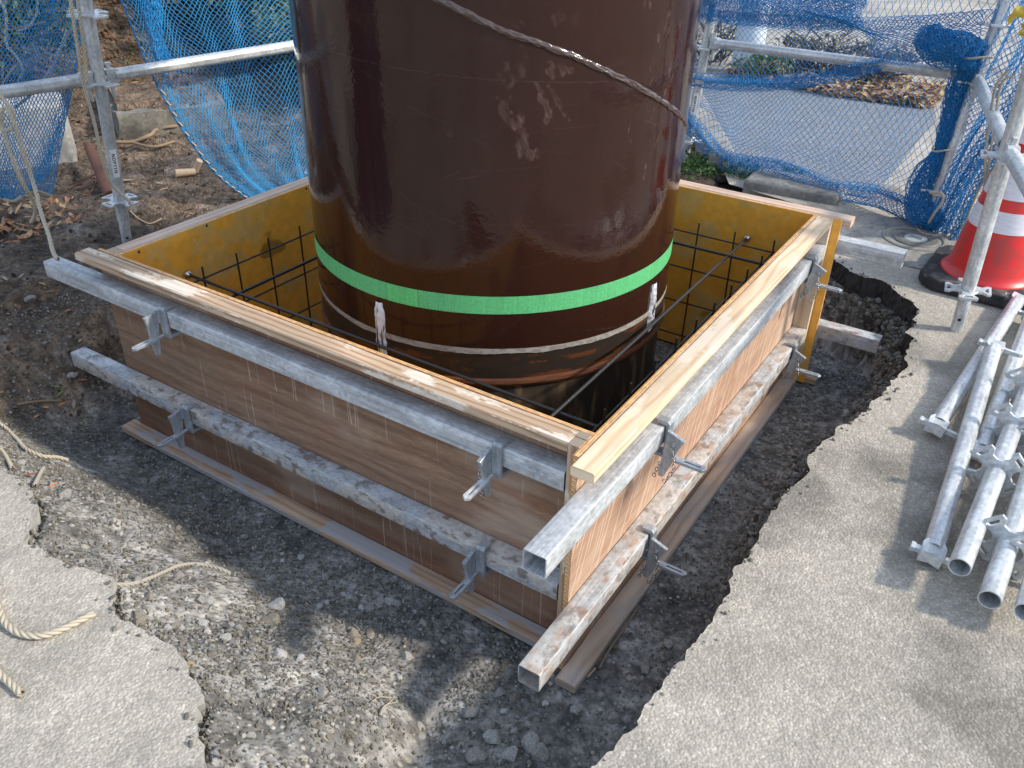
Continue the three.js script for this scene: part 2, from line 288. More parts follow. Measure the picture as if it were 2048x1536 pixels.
function pitDist(x, z) { // > 0 inside
  let d = 1e9, ins = false;
  for (let i = 0, j = pit.length - 1; i < pit.length; j = i++) {
    const [ax, az] = pit[j], [bx, bz] = pit[i], ex = bx - ax, ez = bz - az, t = clamp(((x - ax) * ex + (z - az) * ez) / (ex * ex + ez * ez), 0, 1);
    const q = (ax + ex * t - x) ** 2 + (az + ez * t - z) ** 2; if (q < d) d = q;
    if ((az > z) !== (bz > z) && x < (bx - ax) * (z - az) / (bz - az) + ax) ins = !ins;
  }
  d = Math.sqrt(d); return ins ? d : -d;
}
function lumps(x, z) { return (fbm(x * 6, z * 6, 3, 0, 0, 3) - 0.5) * 0.05 + (fbm(x * 26, z * 26, 3, 0, 0, 6) - 0.5) * 0.022; }
function inBox(x, z, m) { return x > -1.56 - m && x < 0.07 + m && z > -1.54 - m && z < 0.07 + m; }
function H(x, z) {
  const d = pitDist(x, z), right = sst(-0.25, 0.1, x) * sst(1.2, 0.3, z * 0 + z), leftSlab = sst(0.25, 0.4, z) * (1 - right);
  const back = sst(-1.55, -1.75, z) * (1 - right);
  const gard = clamp(1 - right - leftSlab, 0, 1);
  let n = lumps(x, z);
  const gardenY = -0.315 + 0.05 * sst(-2.4, -5, x) + 0.34 * Math.exp(-(((x + 4.9) / 0.5) ** 2 + ((z + 2.35) / 0.7) ** 2)) + 0.25 * sst(-4.2, -6.5, x);
  if (d <= 0) { // outside
    const onPave = (z < -2.4 && x > -0.66 + (z + 2.47) * 0.546) || (x > -0.55 && z < 0) || (x > -0.2) || z > Math.min(0.46, lastL[2] + 0.05) && x > -30;
    const top = onPave ? P - 0.075 : gardenY + n * 1.6;
    const tt = onPave ? top : mix(top, P - 0.05 + n, sst(0.1, 0, -d));
    return tt;
  }
  const wdt = 0.05 * right + 0.46 * leftSlab + 0.55 * gard * (1 - back) + 0.2 * back;
  const top = right * (P - 0.075) + leftSlab * (P - 0.03) + gard * (P - 0.03);
  let fl = F + 0.03 * sst(0.4, 1.1, z);
  const dd = d + n * 0.8 * (1 - right); let h = mix(top, fl, mix(sst(0, wdt, dd), clamp(dd / wdt, 0, 1), leftSlab));
  const wallN = 1 - sst(wdt, wdt + 0.25, d);
  h += n * mix(0.5, 1.3, wallN * (1 - right));
  const db = Math.max(-1.56 - x, x - 0.07, -1.54 - z, z - 0.07); if (db < 0.4) { const k = sst(0.38, 0.03, db); h = mix(h, F - 0.008 + n * 0.12, k * (right > 0.5 ? sst(0.0, 0.07, d) : 1)); }
  return h;
}
function axisPts(segs) { const o = []; for (const [a, b, s] of segs) for (let x = a; x < b - 1e-6; x += s) o.push(x); o.push(segs[segs.length - 1][1]); return o; }
{
  const xs = axisPts([[-14, -6, 0.4], [-6, -3.2, 0.05], [-3.2, -2.3, 0.025], [-2.3, 0.5, 0.0125], [0.5, 1.2, 0.1]]), zs = axisPts([[-14, -5, 0.4], [-5, -2.2, 0.05], [-2.2, -1.6, 0.02], [-1.6, 1.0, 0.0125], [1.0, 1.8, 0.05]]);
  const nx = xs.length, nz = zs.length, pos = new Float32Array(nx * nz * 3), col = new Float32Array(nx * nz * 3), uv = new Float32Array(nx * nz * 2), idx = [];
  const brown = [0.30, 0.21, 0.14], grey = [0.50, 0.48, 0.44], dark = [0.13, 0.108, 0.088], wet = [0.28, 0.266, 0.243], pale = [0.60, 0.58, 0.55];
  for (let j = 0; j < nz; j++) for (let i = 0; i < nx; i++) {
    const x = xs[i], z = zs[j], k = j * nx + i, y = H(x, z);
    pos.set([x, y, z], k * 3);
    uv[k * 2] = x; uv[k * 2 + 1] = z;
    const g = fbm(x * 3, z * 3, 4, 0, 0, 31), f = fbm(x * 14, z * 14, 3, 0, 0, 33);
    const gardenK = clamp(sst(-1.35, -2.0, x + (g - 0.5) * 1.1) + sst(-1.6, -1.9, z) * sst(-0.2, -0.6, x), 0, 1);
    let c = mixc(grey, brown, gardenK); c = mixc(c, dark, gardenK * sst(0.5, 0.66, g + 0.3 * (f - 0.5)) * 0.5);
    // damp, trampled ground along the formwork with an uneven outline; dry crumbs scattered over it
    const w = Math.min(x > -1.7 && x < 0.1 ? sst(0.42, 0.16, z + (g - 0.5) * 0.5 + (f - 0.5) * 0.18) : 0, 1) * (z > 0 ? 1 : 0) + (x > 0 && z < 0.5 ? sst(0.5, 0.1, x + (g - 0.5) * 0.3) * 0.4 : 0);
    c = mixc(c, wet, clamp(w, 0, 1) * sst(0.30, 0.46, f + 0.25 * g));
    c = mixc(c, pale, sst(0.66, 0.74, fbm(x * 9 + 7, z * 9, 4, 0, 0, 37)) * 0.55 * (1 - gardenK * 0.6));
    const lo = Math.max(0, -(x + 1.5)) < 0.6 && x < -1.45 ? sst(0.55, 0.66, fbm(x * 8, z * 8, 4, 0, 0, 52)) : 0; c = mixc(c, [0.13, 0.115, 0.10], lo * 0.5);
    col.set(mulc(c, 1.9), k * 3);
    if (i < nx - 1 && j < nz - 1) {
      // leave out the part far under the pavement
      const q = x > 0.55 || z > 1.4; if (!q) idx.push(k, k + nx, k + 1, k + 1, k + nx, k + nx + 1);
    }
  }
  const g = new THREE.BufferGeometry(); g.setAttribute('position', new THREE.BufferAttribute(pos, 3)); g.setAttribute('uv', new THREE.BufferAttribute(uv, 2)); g.setAttribute('color', new THREE.BufferAttribute(col, 3)); g.setIndex(idx); g.computeVertexNormals();
  struct('soil_ground', g, soil);
}
{ // pavement: one sheet with the broken hole, and its broken edge
  const outer = [...rR, [0.05, 1.25], [-0.05, 1.35], ...rL, [lastL[0] - 0.5, lastL[2] + 0.02], [-3, 0.55], [-40, 0.8], [-40, 60], [60, 60], [60, -60], [-8, -60], [-2.6, -6.2], [-1.62, -4.3], [-0.62, -2.47], [-0.3, -2.4], [-0.1, -2.2], [-0.06, -1.95]];
  const s = new THREE.Shape(outer.map(p => new THREE.Vector2(p[0], -p[1])));
  const g = new THREE.ShapeGeometry(s); g.rotateX(-Math.PI / 2); g.translate(0, P, 0);
  { const p = g.attributes.position, uv = g.attributes.uv; for (let i = 0; i < p.count; i++) uv.setXY(i, p.getX(i), p.getZ(i)); }
  const pave = struct('pavement', g, asphalt);
  // broken edge: uneven dark face 5 to 7 cm deep
  const edge = (line, depth) => {
    const n = line.length, R = 5, pos = [], idx = [];
    for (let i = 0; i < n; i++) {
      const a = line[Math.max(0, i - 1)], b = line[Math.min(n - 1, i + 1)]; let nx = (b[1] - a[1]), nz = -(b[0] - a[0]); const l = Math.hypot(nx, nz) || 1; nx /= l; nz /= l;
      for (let r = 0; r <= R; r++) { const o = r ? -0.004 + (vnoise(i * 0.9, r * 1.7) - 0.4) * 0.018 : 0; pos.push(line[i][0] - nx * o, P - depth * r / R * (0.9 + 0.3 * vnoise(i * 0.3, 3)), line[i][1] - nz * o); }
      if (i < n - 1) for (let r = 0; r < R; r++) { const k = i * (R + 1) + r; idx.push(k, k + 1, k + R + 1, k + R + 1, k + 1, k + R + 2); }
    }
    const e = new THREE.BufferGeometry(); e.setAttribute('position', new THREE.Float32BufferAttribute(pos, 3)); e.setIndex(idx); const q = e.toNonIndexed(); q.computeVertexNormals(); return q;
  };
  part('broken_edge', edge(rR, 0.085), asphaltEdge, pave, 'black broken asphalt edge of the pit');
  part('broken_edge', edge(rL, 0.06), concrete, pave, 'pale broken slab edge');
}
{ // greyer asphalt footway behind the net, concrete kerb end, planting strip
  const poly = (pts, y) => { const g = new THREE.ShapeGeometry(new THREE.Shape(pts.map(p => new THREE.Vector2(p[0], -p[1])))); g.rotateX(-Math.PI / 2); g.translate(0, y, 0); const p = g.attributes.position, uv = g.attributes.uv; for (let i = 0; i < p.count; i++) uv.setXY(i, p.getX(i), p.getZ(i)); return g; };
  struct('footway', poly([[-0.03, -2.66], [-0.06, -4.3], [-0.12, -4.55], [-1.72, -4.45], [-0.72, -2.62], [-0.3, -2.62]], P + 0.004), walkMat);
  const cu = new RoundedBoxGeometry(0.42, 0.16, 0.22, 3, 0.025); cu.rotateY(0.06); cu.translate(-0.35, P - 0.035, -2.57);
  single('kerb_stone', 'worn grey concrete kerb end between weeds and manhole', 'kerb', metric(cu, 0), concrete);
  const cu2 = new RoundedBoxGeometry(0.13, 0.14, 1.9, 2, 0.015); cu2.rotateY(0.52); cu2.translate(-1.2, P + 0.0, -3.48);
  single('kerb_stone', 'long pale kerb stone at the back of the weed patch', 'kerb', metric(cu2, 2), concrete);
}

// ---------------------------------------------------------------- steel column
console.log('column');
const CX = -0.740, CZ = -0.735, CR = 0.523;
const onCol = (deg, y, r = CR) => V(CX + Math.sin(deg * Math.PI / 180) * r, y, CZ + Math.cos(deg * Math.PI / 180) * r);
const Y0 = -0.098, Y1 = 1.6;
const CW = 2048, CH = 1024;
const colMap = (() => {
  const A = new Float32Array(CW * CH); // dust film left by gloves and drips (own outline and grain)
  const px = deg => (((deg + 180) % 360 + 360) % 360) / 360 * CW, py = y => (y - Y0) / (Y1 - Y0) * CH, mpx = 2 * Math.PI * CR / CW, mpy = (Y1 - Y0) / CH;
  const dab = (deg, y, rx, ry, rot, k, s) => { // rotated ellipse with a streaky edge
    rx *= 0.82; ry *= 0.85; const cx = px(deg), cy = py(y), R = Math.max(rx, ry) * 1.4;
    for (let j = Math.floor(cy - R / mpy); j <= cy + R / mpy; j++) for (let i = Math.floor(cx - R / mpx); i <= cx + R / mpx; i++) {
      if (j < 0 || j >= CH) continue; const X = (i - cx) * mpx, Y = (j - cy) * mpy, c = Math.cos(rot), q = Math.sin(rot), a = (X * c + Y * q) / rx, b = (-X * q + Y * c) / ry, d = Math.sqrt(a * a + b * b);
      const m = sst(1.15, 0.7, d + 1.1 * (vnoise(i * 0.16, j * 0.16, 0, 0, s) - 0.5)) * (0.2 + 0.8 * vnoise((i + j * 0.5) * 0.4 + s, j * 0.09)) * sst(0.2, 0.55, fbm(i * 0.09, j * 0.06, 3, 0, 0, s + 7)) * (0.7 + 0.3 * sst(0.2, 0.9, d)); const kk = j * CW + ((i % CW) + CW) % CW; A[kk] = Math.max(A[kk], m * k);
    }
  };
  const scratch = (d0, y0, d1, y1, k, w = 1) => { const n = 700; for (let t = 0; t <= n; t++) { const f = t / n, x = px(mix(d0, d1, f)), y = py(mix(y0, y1, f) + 0.002 * vnoise(f * 30, d0)); if (vnoise(f * 60, d0 + y0) < 0.3) continue; for (let e = 0; e < w; e++) { const kk = (Math.floor(y) + e) * CW + Math.floor(x); if (kk > 0 && kk < A.length) A[kk] = Math.max(A[kk], k * (0.4 + 0.6 * vnoise(f * 200, 4))); } } };
  dab(37, 0.565, 0.022, 0.03, 0, 0.5, 1); dab(36, 0.50, 0.018, 0.04, 0.15, 0.42, 2); dab(38.7, 0.472, 0.02, 0.026, -0.3, 0.62, 3); dab(44.3, 0.535, 0.008, 0.035, 0.55, 0.62, 4); dab(46, 0.50, 0.009, 0.045, 0.5, 0.58, 5);
  dab(48.6, 0.515, 0.008, 0.04, 0.5, 0.5, 6); dab(46.3, 0.475, 0.01, 0.02, 0, 0.42, 7); dab(40.4, 0.432, 0.015, 0.05, 0.12, 0.66, 8); dab(42.4, 0.398, 0.022, 0.018, 0, 0.62, 9); dab(44.6, 0.40, 0.016, 0.014, 0, 0.5, 10);
  dab(47, 0.575, 0.012, 0.02, 0.4, 0.42, 11); dab(49.5, 0.58, 0.015, 0.016, 0, 0.42, 12); dab(52, 0.575, 0.009, 0.01, 0, 0.4, 13); dab(40, 0.595, 0.014, 0.03, 0, 0.34, 14); dab(39, 0.67, 0.013, 0.016, 0, 0.3, 15); dab(48, 0.68, 0.016, 0.02, 0.4, 0.3, 16); dab(52, 0.68, 0.015, 0.018, 0, 0.25, 17);
  dab(23, 0.44, 0.009, 0.01, 0, 0.24, 18); dab(52, 0.47, 0.005, 0.007, 0, 0.5, 19); for (let i = 0; i < 40; i++) dab(rr(70, 105), rr(0.3, 0.72), rr(0.002, 0.006), rr(0.006, 0.03), rr(-0.7, 0.7), rr(0.25, 0.6), 20 + i);
  for (let i = 0; i < 110; i++) dab(rr(-90, 110), rr(-0.05, 0.8), 0.0014, 0.0014, 0, rr(0.2, 0.6), 60 + i);
  scratch(-20, 0.585, 63, 0.545, 0.34, 1); scratch(28, 0.36, 45, 0.37, 0.16); scratch(10, 0.28, 33, 0.20, 0.2); scratch(20, 0.24, 60, 0.22, 0.12); for (let i = 0; i < 26; i++) { const a = rr(-20, 95), y = rr(0.06, 0.6); scratch(a, y, a + rr(3, 16), y + rr(-0.07, 0.03), rr(0.07, 0.22)); }
  const d = new Uint8Array(CW * CH * 4);
  for (let j = 0; j < CH; j++) for (let i = 0; i < CW; i++) { const a = A[j * CW + i], n = 0.95 + 0.1 * fbm(i * 0.02, j * 0.02, 3, CW * 0.02 | 0, 0, 3); let c = mulc([0.178, 0.098, 0.078], n); c = mixc(c, [0.72, 0.68, 0.66], a * 0.55); const k = (j * CW + i) * 4; d[k] = c[0] * 255; d[k + 1] = c[1] * 255; d[k + 2] = c[2] * 255; d[k + 3] = 255; }
  const t = new THREE.DataTexture(d, CW, CH, THREE.RGBAFormat); t.wrapS = THREE.RepeatWrapping; t.magFilter = THREE.LinearFilter; t.minFilter = THREE.LinearMipmapLinearFilter; t.generateMipmaps = true; t.colorSpace = THREE.SRGBColorSpace; t.needsUpdate = true; return t;
})();
const peel = tex(1024, 1024, 0.5, 0.5, (u, v) => { const a = fbm(u * 64, v * 64, 3, 64, 64, 5), b = fbm(u * 9, v * 9, 3, 9, 9, 8); const k = 0.3 * a + 0.7 * b; return [k, k, k]; }, false);
const peelC = peel.clone(); peelC.repeat.set(6.57, 3.4); peelC.needsUpdate = true;
const paint = new THREE.MeshPhysicalMaterial({ map: colMap, bumpMap: peelC, bumpScale: 0.0007, roughness: 0.075, ior: 1.4 });
const paintPlain = new THREE.MeshPhysicalMaterial({ color: new THREE.Color(0.285, 0.18, 0.155).convertSRGBToLinear(), bumpMap: peel, bumpScale: 0.0007, roughness: 0.075, ior: 1.4 });
paintPlain.color.setRGB(0.030, 0.0106, 0.0074);
const column = thing('steel_column', 'large glossy dark brown steel column standing inside the timber formwork', 'column');
function cyl(r, y0, y1, seg = 160, hs = 1) { const g = new THREE.CylinderGeometry(r, r, y1 - y0, seg, hs, true, -Math.PI, 2 * Math.PI); g.translate(CX, (y0 + y1) / 2, CZ); return g; }
const shaft = part('painted_shaft', cyl(CR, Y0, Y1), paint, column);
{ const g = cyl(CR, Y1, 4.4, 160); part('upper_shaft', g, paintPlain, column); const cap = new THREE.CylinderGeometry(CR, CR, 0.02, 96); cap.translate(CX, 4.41, CZ); part('top_cap', cap, paintPlain, column); }
{ // bare steel below the paint: primer line, mill scale, ring of rust
  const bare = tex(1024, 256, 1, 0.125, (u, v) => { const a = fbm(u * 24, v * 5, 4, 24, 5, 3), b = fbm(u * 120, v * 10, 3, 120, 10, 7), r = fbm(u * 9 + 1, v * 4, 4, 9, 4, 12); let c = mixc([0.16, 0.14, 0.13], [0.24, 0.19, 0.16], a); c = mixc(c, [0.45, 0.25, 0.13], sst(0.5, 0.68, r + 0.2 * (b - 0.5)) * 0.8); return c; });
  const bareMat = M({ map: bare, bumpMap: bare, bumpScale: 0.001, metalness: 0.35, roughness: 0.5 });
  const g1 = cyl(CR - 0.002, -0.185, Y0, 160); { const uv = g1.attributes.uv; for (let i = 0; i < uv.count; i++) uv.setXY(i, uv.getX(i) * 3, uv.getY(i)); } bare.repeat.set(1, 1);
  part('bare_steel_band', g1, bareMat, column);
  const n = 900, pos = [], uv = [], idx = []; for (let i = 0; i <= n; i++) { const a = i / n * 360, e = (vnoise(i * 0.35, 2) - 0.5) * 0.0018 + (vnoise(i * 0.05, 5) - 0.5) * 0.004; for (const y of [-0.0965 + 0.0006 * vnoise(i * 0.2, 8), -0.111 + e]) { const q = onCol(a, y, CR + 0.0008); pos.push(q.x, q.y, q.z); uv.push(a / 360 * 3.3, y); } if (i < n) { const b = i * 2; idx.push(b, b + 1, b + 2, b + 1, b + 3, b + 2); } }
  const lg = new THREE.BufferGeometry(); lg.setAttribute('position', new THREE.Float32BufferAttribute(pos, 3)); lg.setAttribute('uv', new THREE.Float32BufferAttribute(uv, 2)); lg.setIndex(idx); lg.computeVertexNormals();
  const pt = tex(1024, 64, 0.6, 0.03, (u, v) => mixc([0.60, 0.59, 0.57], [0.50, 0.48, 0.45], sst(0.4, 0.75, fbm(u * 60, v * 6, 4, 60, 6, 3)))); part('primer_line', lg, M({ map: pt, bumpMap: pt, bumpScale: 0.0002, roughness: 0.7 }), column);
  const prof = []; for (let i = 0; i <= 10; i++) { const t = i / 10; prof.push(new THREE.Vector2(CR - 0.004 + 0.007 * Math.sin(t * Math.PI) + 0.001 * Math.sin(t * 20), -0.212 + t * 0.028)); }
  const rg = new THREE.LatheGeometry(prof, 160); rg.translate(CX, 0, CZ);
  const rustT = tex(1024, 64, 1, 1, (u, v) => mixc([0.48, 0.26, 0.12], [0.20, 0.12, 0.08], fbm(u * 90, v * 9, 4, 90, 9, 5))); part('rust_ridge', rg, M({ map: rustT, bumpMap: rustT, bumpScale: 0.003, roughness: 0.9 }), column);
  const low = tex(1024, 512, 1, 1, (u, v) => { const a = fbm(u * 40, v * 6, 4, 40, 6, 3), s = fbm(u * 130, v * 4, 3, 130, 4, 9); let c = mixc([0.12, 0.10, 0.085], [0.30, 0.24, 0.17], sst(0.45, 0.75, a * 0.6 + s * 0.4)); return mixc(c, [0.46, 0.40, 0.30], sst(0.6, 0.75, s) * 0.5); });
  part('buried_shaft', cyl(CR - 0.009, -0.75, -0.185, 128), M({ map: low, bumpMap: low, bumpScale: 0.004, roughness: 0.85 }), column);
}
{ // green masking tape with an overlap
  const tp = tex(512, 64, 0.25, 0.05, (u, v) => mulc([0.33, 0.67, 0.43], 0.9 + 0.2 * fbm(u * 80, v * 16, 2, 80, 16, 3) + 0.08 * (vnoise(u * 128, 1, 128) - 0.5)));
  const tm = M({ map: tp, bumpMap: tp, bumpScale: 0.0004, roughness: 0.55 });
  const band = (a, b, r) => { const g = new THREE.CylinderGeometry(r, r, 0.048, Math.ceil((b - a) / 2.2), 1, true, a * Math.PI / 180, (b - a) * Math.PI / 180), uv = g.attributes.uv; for (let i = 0; i < uv.count; i++) uv.setXY(i, uv.getX(i) * (b - a) * Math.PI / 180 * r, uv.getY(i) * 0.05); g.translate(CX, 0.026, CZ); return g; };
  const t = part('masking_tape', band(3.4, 363.4, CR + 0.0011), tm, column, 'band of green masking tape round the column');
  const tm2 = M({ map: tp, bumpMap: tp, bumpScale: 0.0004, roughness: 0.5, color: lin(1.0, 1.12, 0.95) }); part('tape_overlap', band(3.4, 13, CR + 0.0019), tm2, t, 'brighter overlapping tape end');
}
{ // spiral weld bead
  const ctl = [[-25, 0.86], [0, 0.785], [21.3, 0.712], [34.9, 0.659], [51.5, 0.608], [67.3, 0.545], [87.4, 0.456], [110, 0.36], [150, 0.18]];
  const yAt = a => { for (let i = 0; i < ctl.length - 1; i++) if (a <= ctl[i + 1][0]) { const t = (a - ctl[i][0]) / (ctl[i + 1][0] - ctl[i][0]); return mix(ctl[i][1], ctl[i + 1][1], t); } return 0.2; };
  const N = 1300, pos = [], idx = [], prof = 9;
  for (let i = 0; i <= N; i++) {
    const a = -25 + 175 * i / N, y = yAt(a);
    for (let k = 0; k <= prof; k++) { const t = k / prof, w = 0.018, h = 0.0034 * Math.pow(Math.sin(Math.PI * t), 0.45) * (0.35 + 1.1 * fbm(i * 0.035, k * 0.9, 3, 0, 0, 5)) + (t > 0.05 && t < 0.95 ? 0.0026 * (vnoise(i * 0.10, k * 1.15) - 0.35) : -0.001); const q = onCol(a, y + (t - 0.5) * w + 0.003 * (vnoise(i * 0.11, k * 0.2, 0, 0, 8) - 0.5), CR + Math.max(-0.001, h)); pos.push(q.x, q.y, q.z); }
    if (i < N) for (let k = 0; k < prof; k++) { const b = i * (prof + 1) + k; idx.push(b, b + prof + 1, b + 1, b + 1, b + prof + 1, b + prof + 2); }
  }
  const g = new THREE.BufferGeometry(); g.setAttribute('position', new THREE.Float32BufferAttribute(pos, 3)); g.setIndex(idx); g.computeVertexNormals();
  part('weld_seam', g, new THREE.MeshPhysicalMaterial({ color: lin(0.045, 0.022, 0.018), roughness: 0.22, clearcoat: 0.7, clearcoatRoughness: 0.15 }), column, 'rough painted weld seam running down across the column');
}
{ // ground bare weld lugs at the quarter points, with a scorched smear of primer
  const lugT = tex(128, 256, 1, 1, (u, v) => { const n = fbm(u * 5, v * 4, 4, 5, 4, 4); return mixc([0.22, 0.22, 0.27], [0.84, 0.85, 0.88], sst(0.26, 0.5, n)); }); const lugM = M({ map: lugT, bumpMap: lugT, bumpScale: 0.003, roughness: 0.55, metalness: 0.3 });
  for (const [deg, y0, y1] of [[-0.2, -0.20, -0.012], [90.7, -0.165, -0.02]]) {
    const n = 40, m = 7, pos = [], uv = [], idx = [];
    for (let i = 0; i <= n; i++) for (let k = 0; k <= m; k++) { const t = k / m, e = i / n, wd = 1.9 + 0.7 * (vnoise(i * 0.4, deg) - 0.5) - 0.3 * e, h = 0.011 * Math.pow(Math.sin(Math.PI * t), 0.45) * Math.pow(Math.sin(Math.PI * clamp(e * 0.96 + 0.02, 0, 1)), 0.25) * (0.8 + 0.5 * vnoise(i * 0.6, k * 1.1)); const q = onCol(deg + (t - 0.5) * wd * 2 + 0.4 * (vnoise(i * 0.12, 9) - 0.5), mix(y0, y1, e), CR + h - 0.001); pos.push(q.x, q.y, q.z); uv.push(t, e); if (i < n && k < m) { const b = i * (m + 1) + k; idx.push(b, b + 1, b + m + 1, b + 1, b + m + 2, b + m + 1); } }
    const g = new THREE.BufferGeometry(); g.setAttribute('position', new THREE.Float32BufferAttribute(pos, 3)); g.setAttribute('uv', new THREE.Float32BufferAttribute(uv, 2)); g.setIndex(idx); g.computeVertexNormals();
    part('welded_lug', g, lugM, column);
  }
}

// ---------------------------------------------------------------- formwork panels
console.log('formwork');
const L = 1.5, W = 1.472, T = 0.012, BW = 0.051;
{
  const a = thing('formwork_panel', 'brown plywood formwork panel facing the camera at lower left', 'formwork');
  const ply = part('plywood', box(-1.584, 0, -0.604, 0, 0.001, 0.011, 0, 0.1, 0.0006), plyEdge, a);
  part('outer_face', box(-1.5835, -0.0005, -0.6035, -0.0005, 0.011, 0.0122, 0, 1.6, 0.0004), plyOutA, ply, 'stained brown outer veneer with pale runs');
  part('coated_face', box(-1.5835, -0.0005, -0.6035, -0.0005, -0.0002, 0.001, 0, 0.4, 0.0004), yellow, ply, 'yellow resin coated inner face');
  part('top_batten', timber(-1.611, -0.0262, -0.0232, 0.0008, 0.0126, 0.0634, 0, 0.2), woodMortar, a, 'pale top batten crusted with cement');
  part('base_batten', timber(-1.614, -0.002, -0.612, -0.589, 0.0126, 0.064, 0, 0.7), woodBase, a, 'grey weathered batten along the foot');
  const e1 = part('end_batten', box(-0.0256, -0.0006, -0.604, 0.0012, 0.0126, 0.034, 1, 0.2, 0.001), woodMortar, a); part('end_grain', box(-0.0254, -0.0008, 0.0012, 0.0018, 0.0128, 0.0338, 0, 0.0, 0.0003), woodEnd, e1);
  const e2 = part('end_batten', box(-0.0258, -0.0006, -0.604, 0.0005, 0.0352, 0.0632, 1, 0.5, 0.001), woodMortar, a); part('end_grain', box(-0.0256, -0.0008, 0.0005, 0.0011, 0.0354, 0.063, 0, 0.02, 0.0003), woodEnd, e2);
}
{
  const b = thing('formwork_panel', 'sunlit plywood formwork panel on the right with a clean pale top batten', 'formwork');
  const ply = part('plywood', box(0.001, 0.011, -0.604, 0, -W, 0.088, 2, 0.3, 0.0006), plyEdge, b);
  part('outer_face', box(0.011, 0.0122, -0.6035, -0.0005, -W + 0.0005, 0.0875, 2, 0.2, 0.0004), plyOutB, ply, 'orange brown outer veneer with pale scrapes');
  part('coated_face', box(-0.0002, 0.001, -0.6035, -0.0005, -W + 0.0005, 0.0875, 2, 0.9, 0.0004), yellow, ply, 'yellow resin coated inner face');
  part('top_batten', timber(0.0126, 0.0636, -0.0232, 0.0006, -W + 0.0265, 0.1188, 2, 1.3), woodFresh, b, 'clean pale top batten');
  part('base_batten', timber(0.0126, 0.064, -0.612, -0.589, -W + 0.002, 0.1235, 2, 1.1), woodBaseB, b, 'dusty batten along the foot with a knot');
  part('end_batten', box(0.0126, 0.063, -0.588, -0.0005, -W + 0.001, -W + 0.0255, 1, 0.9, 0.001), woodFresh, b);
}
{
  const c = thing('formwork_panel', 'yellow coated formwork panel at the left behind the column', 'formwork');
  const ply = part('plywood', box(-L - 0.011, -L - 0.001, -0.604, -0.001, -W - 0.01, -0.001, 2, 0.6, 0.0006), plyEdge, c);
  part('coated_face', box(-L - 0.001, -L + 0.0003, -0.6035, -0.0015, -W, -0.0015, 2, 0.2, 0.0004), yellow, ply, 'glossy yellow inner face');
  part('top_batten', timber(-L - 0.063, -L - 0.0115, -0.0245, 0, -W - 0.03, -0.027, 2, 2.1), woodPink, c);
  part('end_batten', box(-L - 0.0625, -L - 0.0118, -0.6, -0.001, -0.0265, -0.0015, 1, 0.7, 0.001), woodBase, c);
  for (const [z, y] of [[-0.06, -0.012], [-0.3, -0.01], [-0.72, -0.012], [-0.95, -0.02]]) { const g = new THREE.SphereGeometry(0.0045, 8, 6); g.scale(0.5, 1, 1); g.translate(-L + 0.0003, y, z); part('nail_head', g, rebar, c); }
}
{
  const d = thing('formwork_panel', 'yellow coated formwork panel at the far right behind the column', 'formwork');
  const ply = part('plywood', box(-L - 0.011, 0.0896, -0.606, -0.001, -W - 0.011, -W - 0.001, 0, 0.9, 0.0006), plyEdge, d);
  part('coated_face', box(-L, 0.0892, -0.6055, -0.0015, -W - 0.001, -W + 0.0003, 0, 0.8, 0.0004), yellow, ply, 'yellow brown inner face with cement streaks');
  part('top_batten', timber(-L + 0.02, 0.115, -0.0245, 0.0008, -W - 0.063, -W - 0.0115, 0, 3.1), woodPink, d);
  part('base_batten', timber(-L, 0.125, -0.612, -0.588, -W - 0.063, -W - 0.0115, 0, 3.7), woodBase, d);
}
// square steel walers
function sqTube(a, b, axis, s, mat, name, label, off, y, o) { // along axis from a to b; y = top; o = outer coordinate of outer face
  const r = 0.004, t = 0.0026, q = (w, rad) => { const p = [], h = w / 2; for (const [sx, sy, a0] of [[1, 1, 0], [-1, 1, 90], [-1, -1, 180], [1, -1, 270]]) for (let k = 0; k <= 3; k++) { const an = (a0 + k * 30) * Math.PI / 180; p.push([sx * (h - rad) + Math.cos(an) * rad, sy * (h - rad) + Math.sin(an) * rad]); } return p; };
  const sh = new THREE.Shape(q(s, r).map(p => new THREE.Vector2(...p))); sh.holes.push(new THREE.Path(q(s - 2 * t, r * 0.6).map(p => new THREE.Vector2(...p))));
  let g = new THREE.ExtrudeGeometry(sh, { depth: b - a, bevelEnabled: false, steps: 1 }); g.translate(0, 0, a);
  if (axis === 0) g.rotateY(Math.PI / 2);
  g.translate(axis === 0 ? 0 : o - s / 2, y - s / 2, axis === 0 ? o - s / 2 : 0);
  g = toCreasedNormals(g, 0.5); metric(g, axis, off);
  return single(name, label, 'steel tube', g, mat, 'square steel walers round the formwork');
}
const S = 0.05, A1 = -0.0724, A2 = -0.3798, B1 = -0.0817, B2 = -0.3868, D1 = -0.0685, D2 = -0.3763, OUT = 0.0632;
sqTube(-1.7946, -0.0293, 0, S, galv, 'steel_waler', 'upper square steel tube along the brown front panel', 0.1, A1, OUT);
sqTube(-1.792, -0.029, 0, S, galvCrust, 'steel_waler', 'lower cement crusted square steel tube along the brown front panel', 0.5, A2, OUT);
sqTube(-W + 0.0275, 0.2829, 2, S, galv, 'steel_waler', 'upper square steel tube with open end along the sunlit right panel', 0.9, B1, OUT);
sqTube(-W + 0.0275, 0.2852, 2, S, galvRust, 'steel_waler', 'lower rust stained square steel tube with open end along right panel', 1.3, B2, OUT);
sqTube(-1.35, 0.2918, 0, S, galv, 'steel_waler', 'upper square steel tube jutting out behind the far right corner', 1.7, D1, -W - 0.0115);
sqTube(-1.35, 0.2914, 0, S, galvRust, 'steel_waler', 'lower square steel tube jutting into the pit behind far right corner', 2.1, D2, -W - 0.0115);

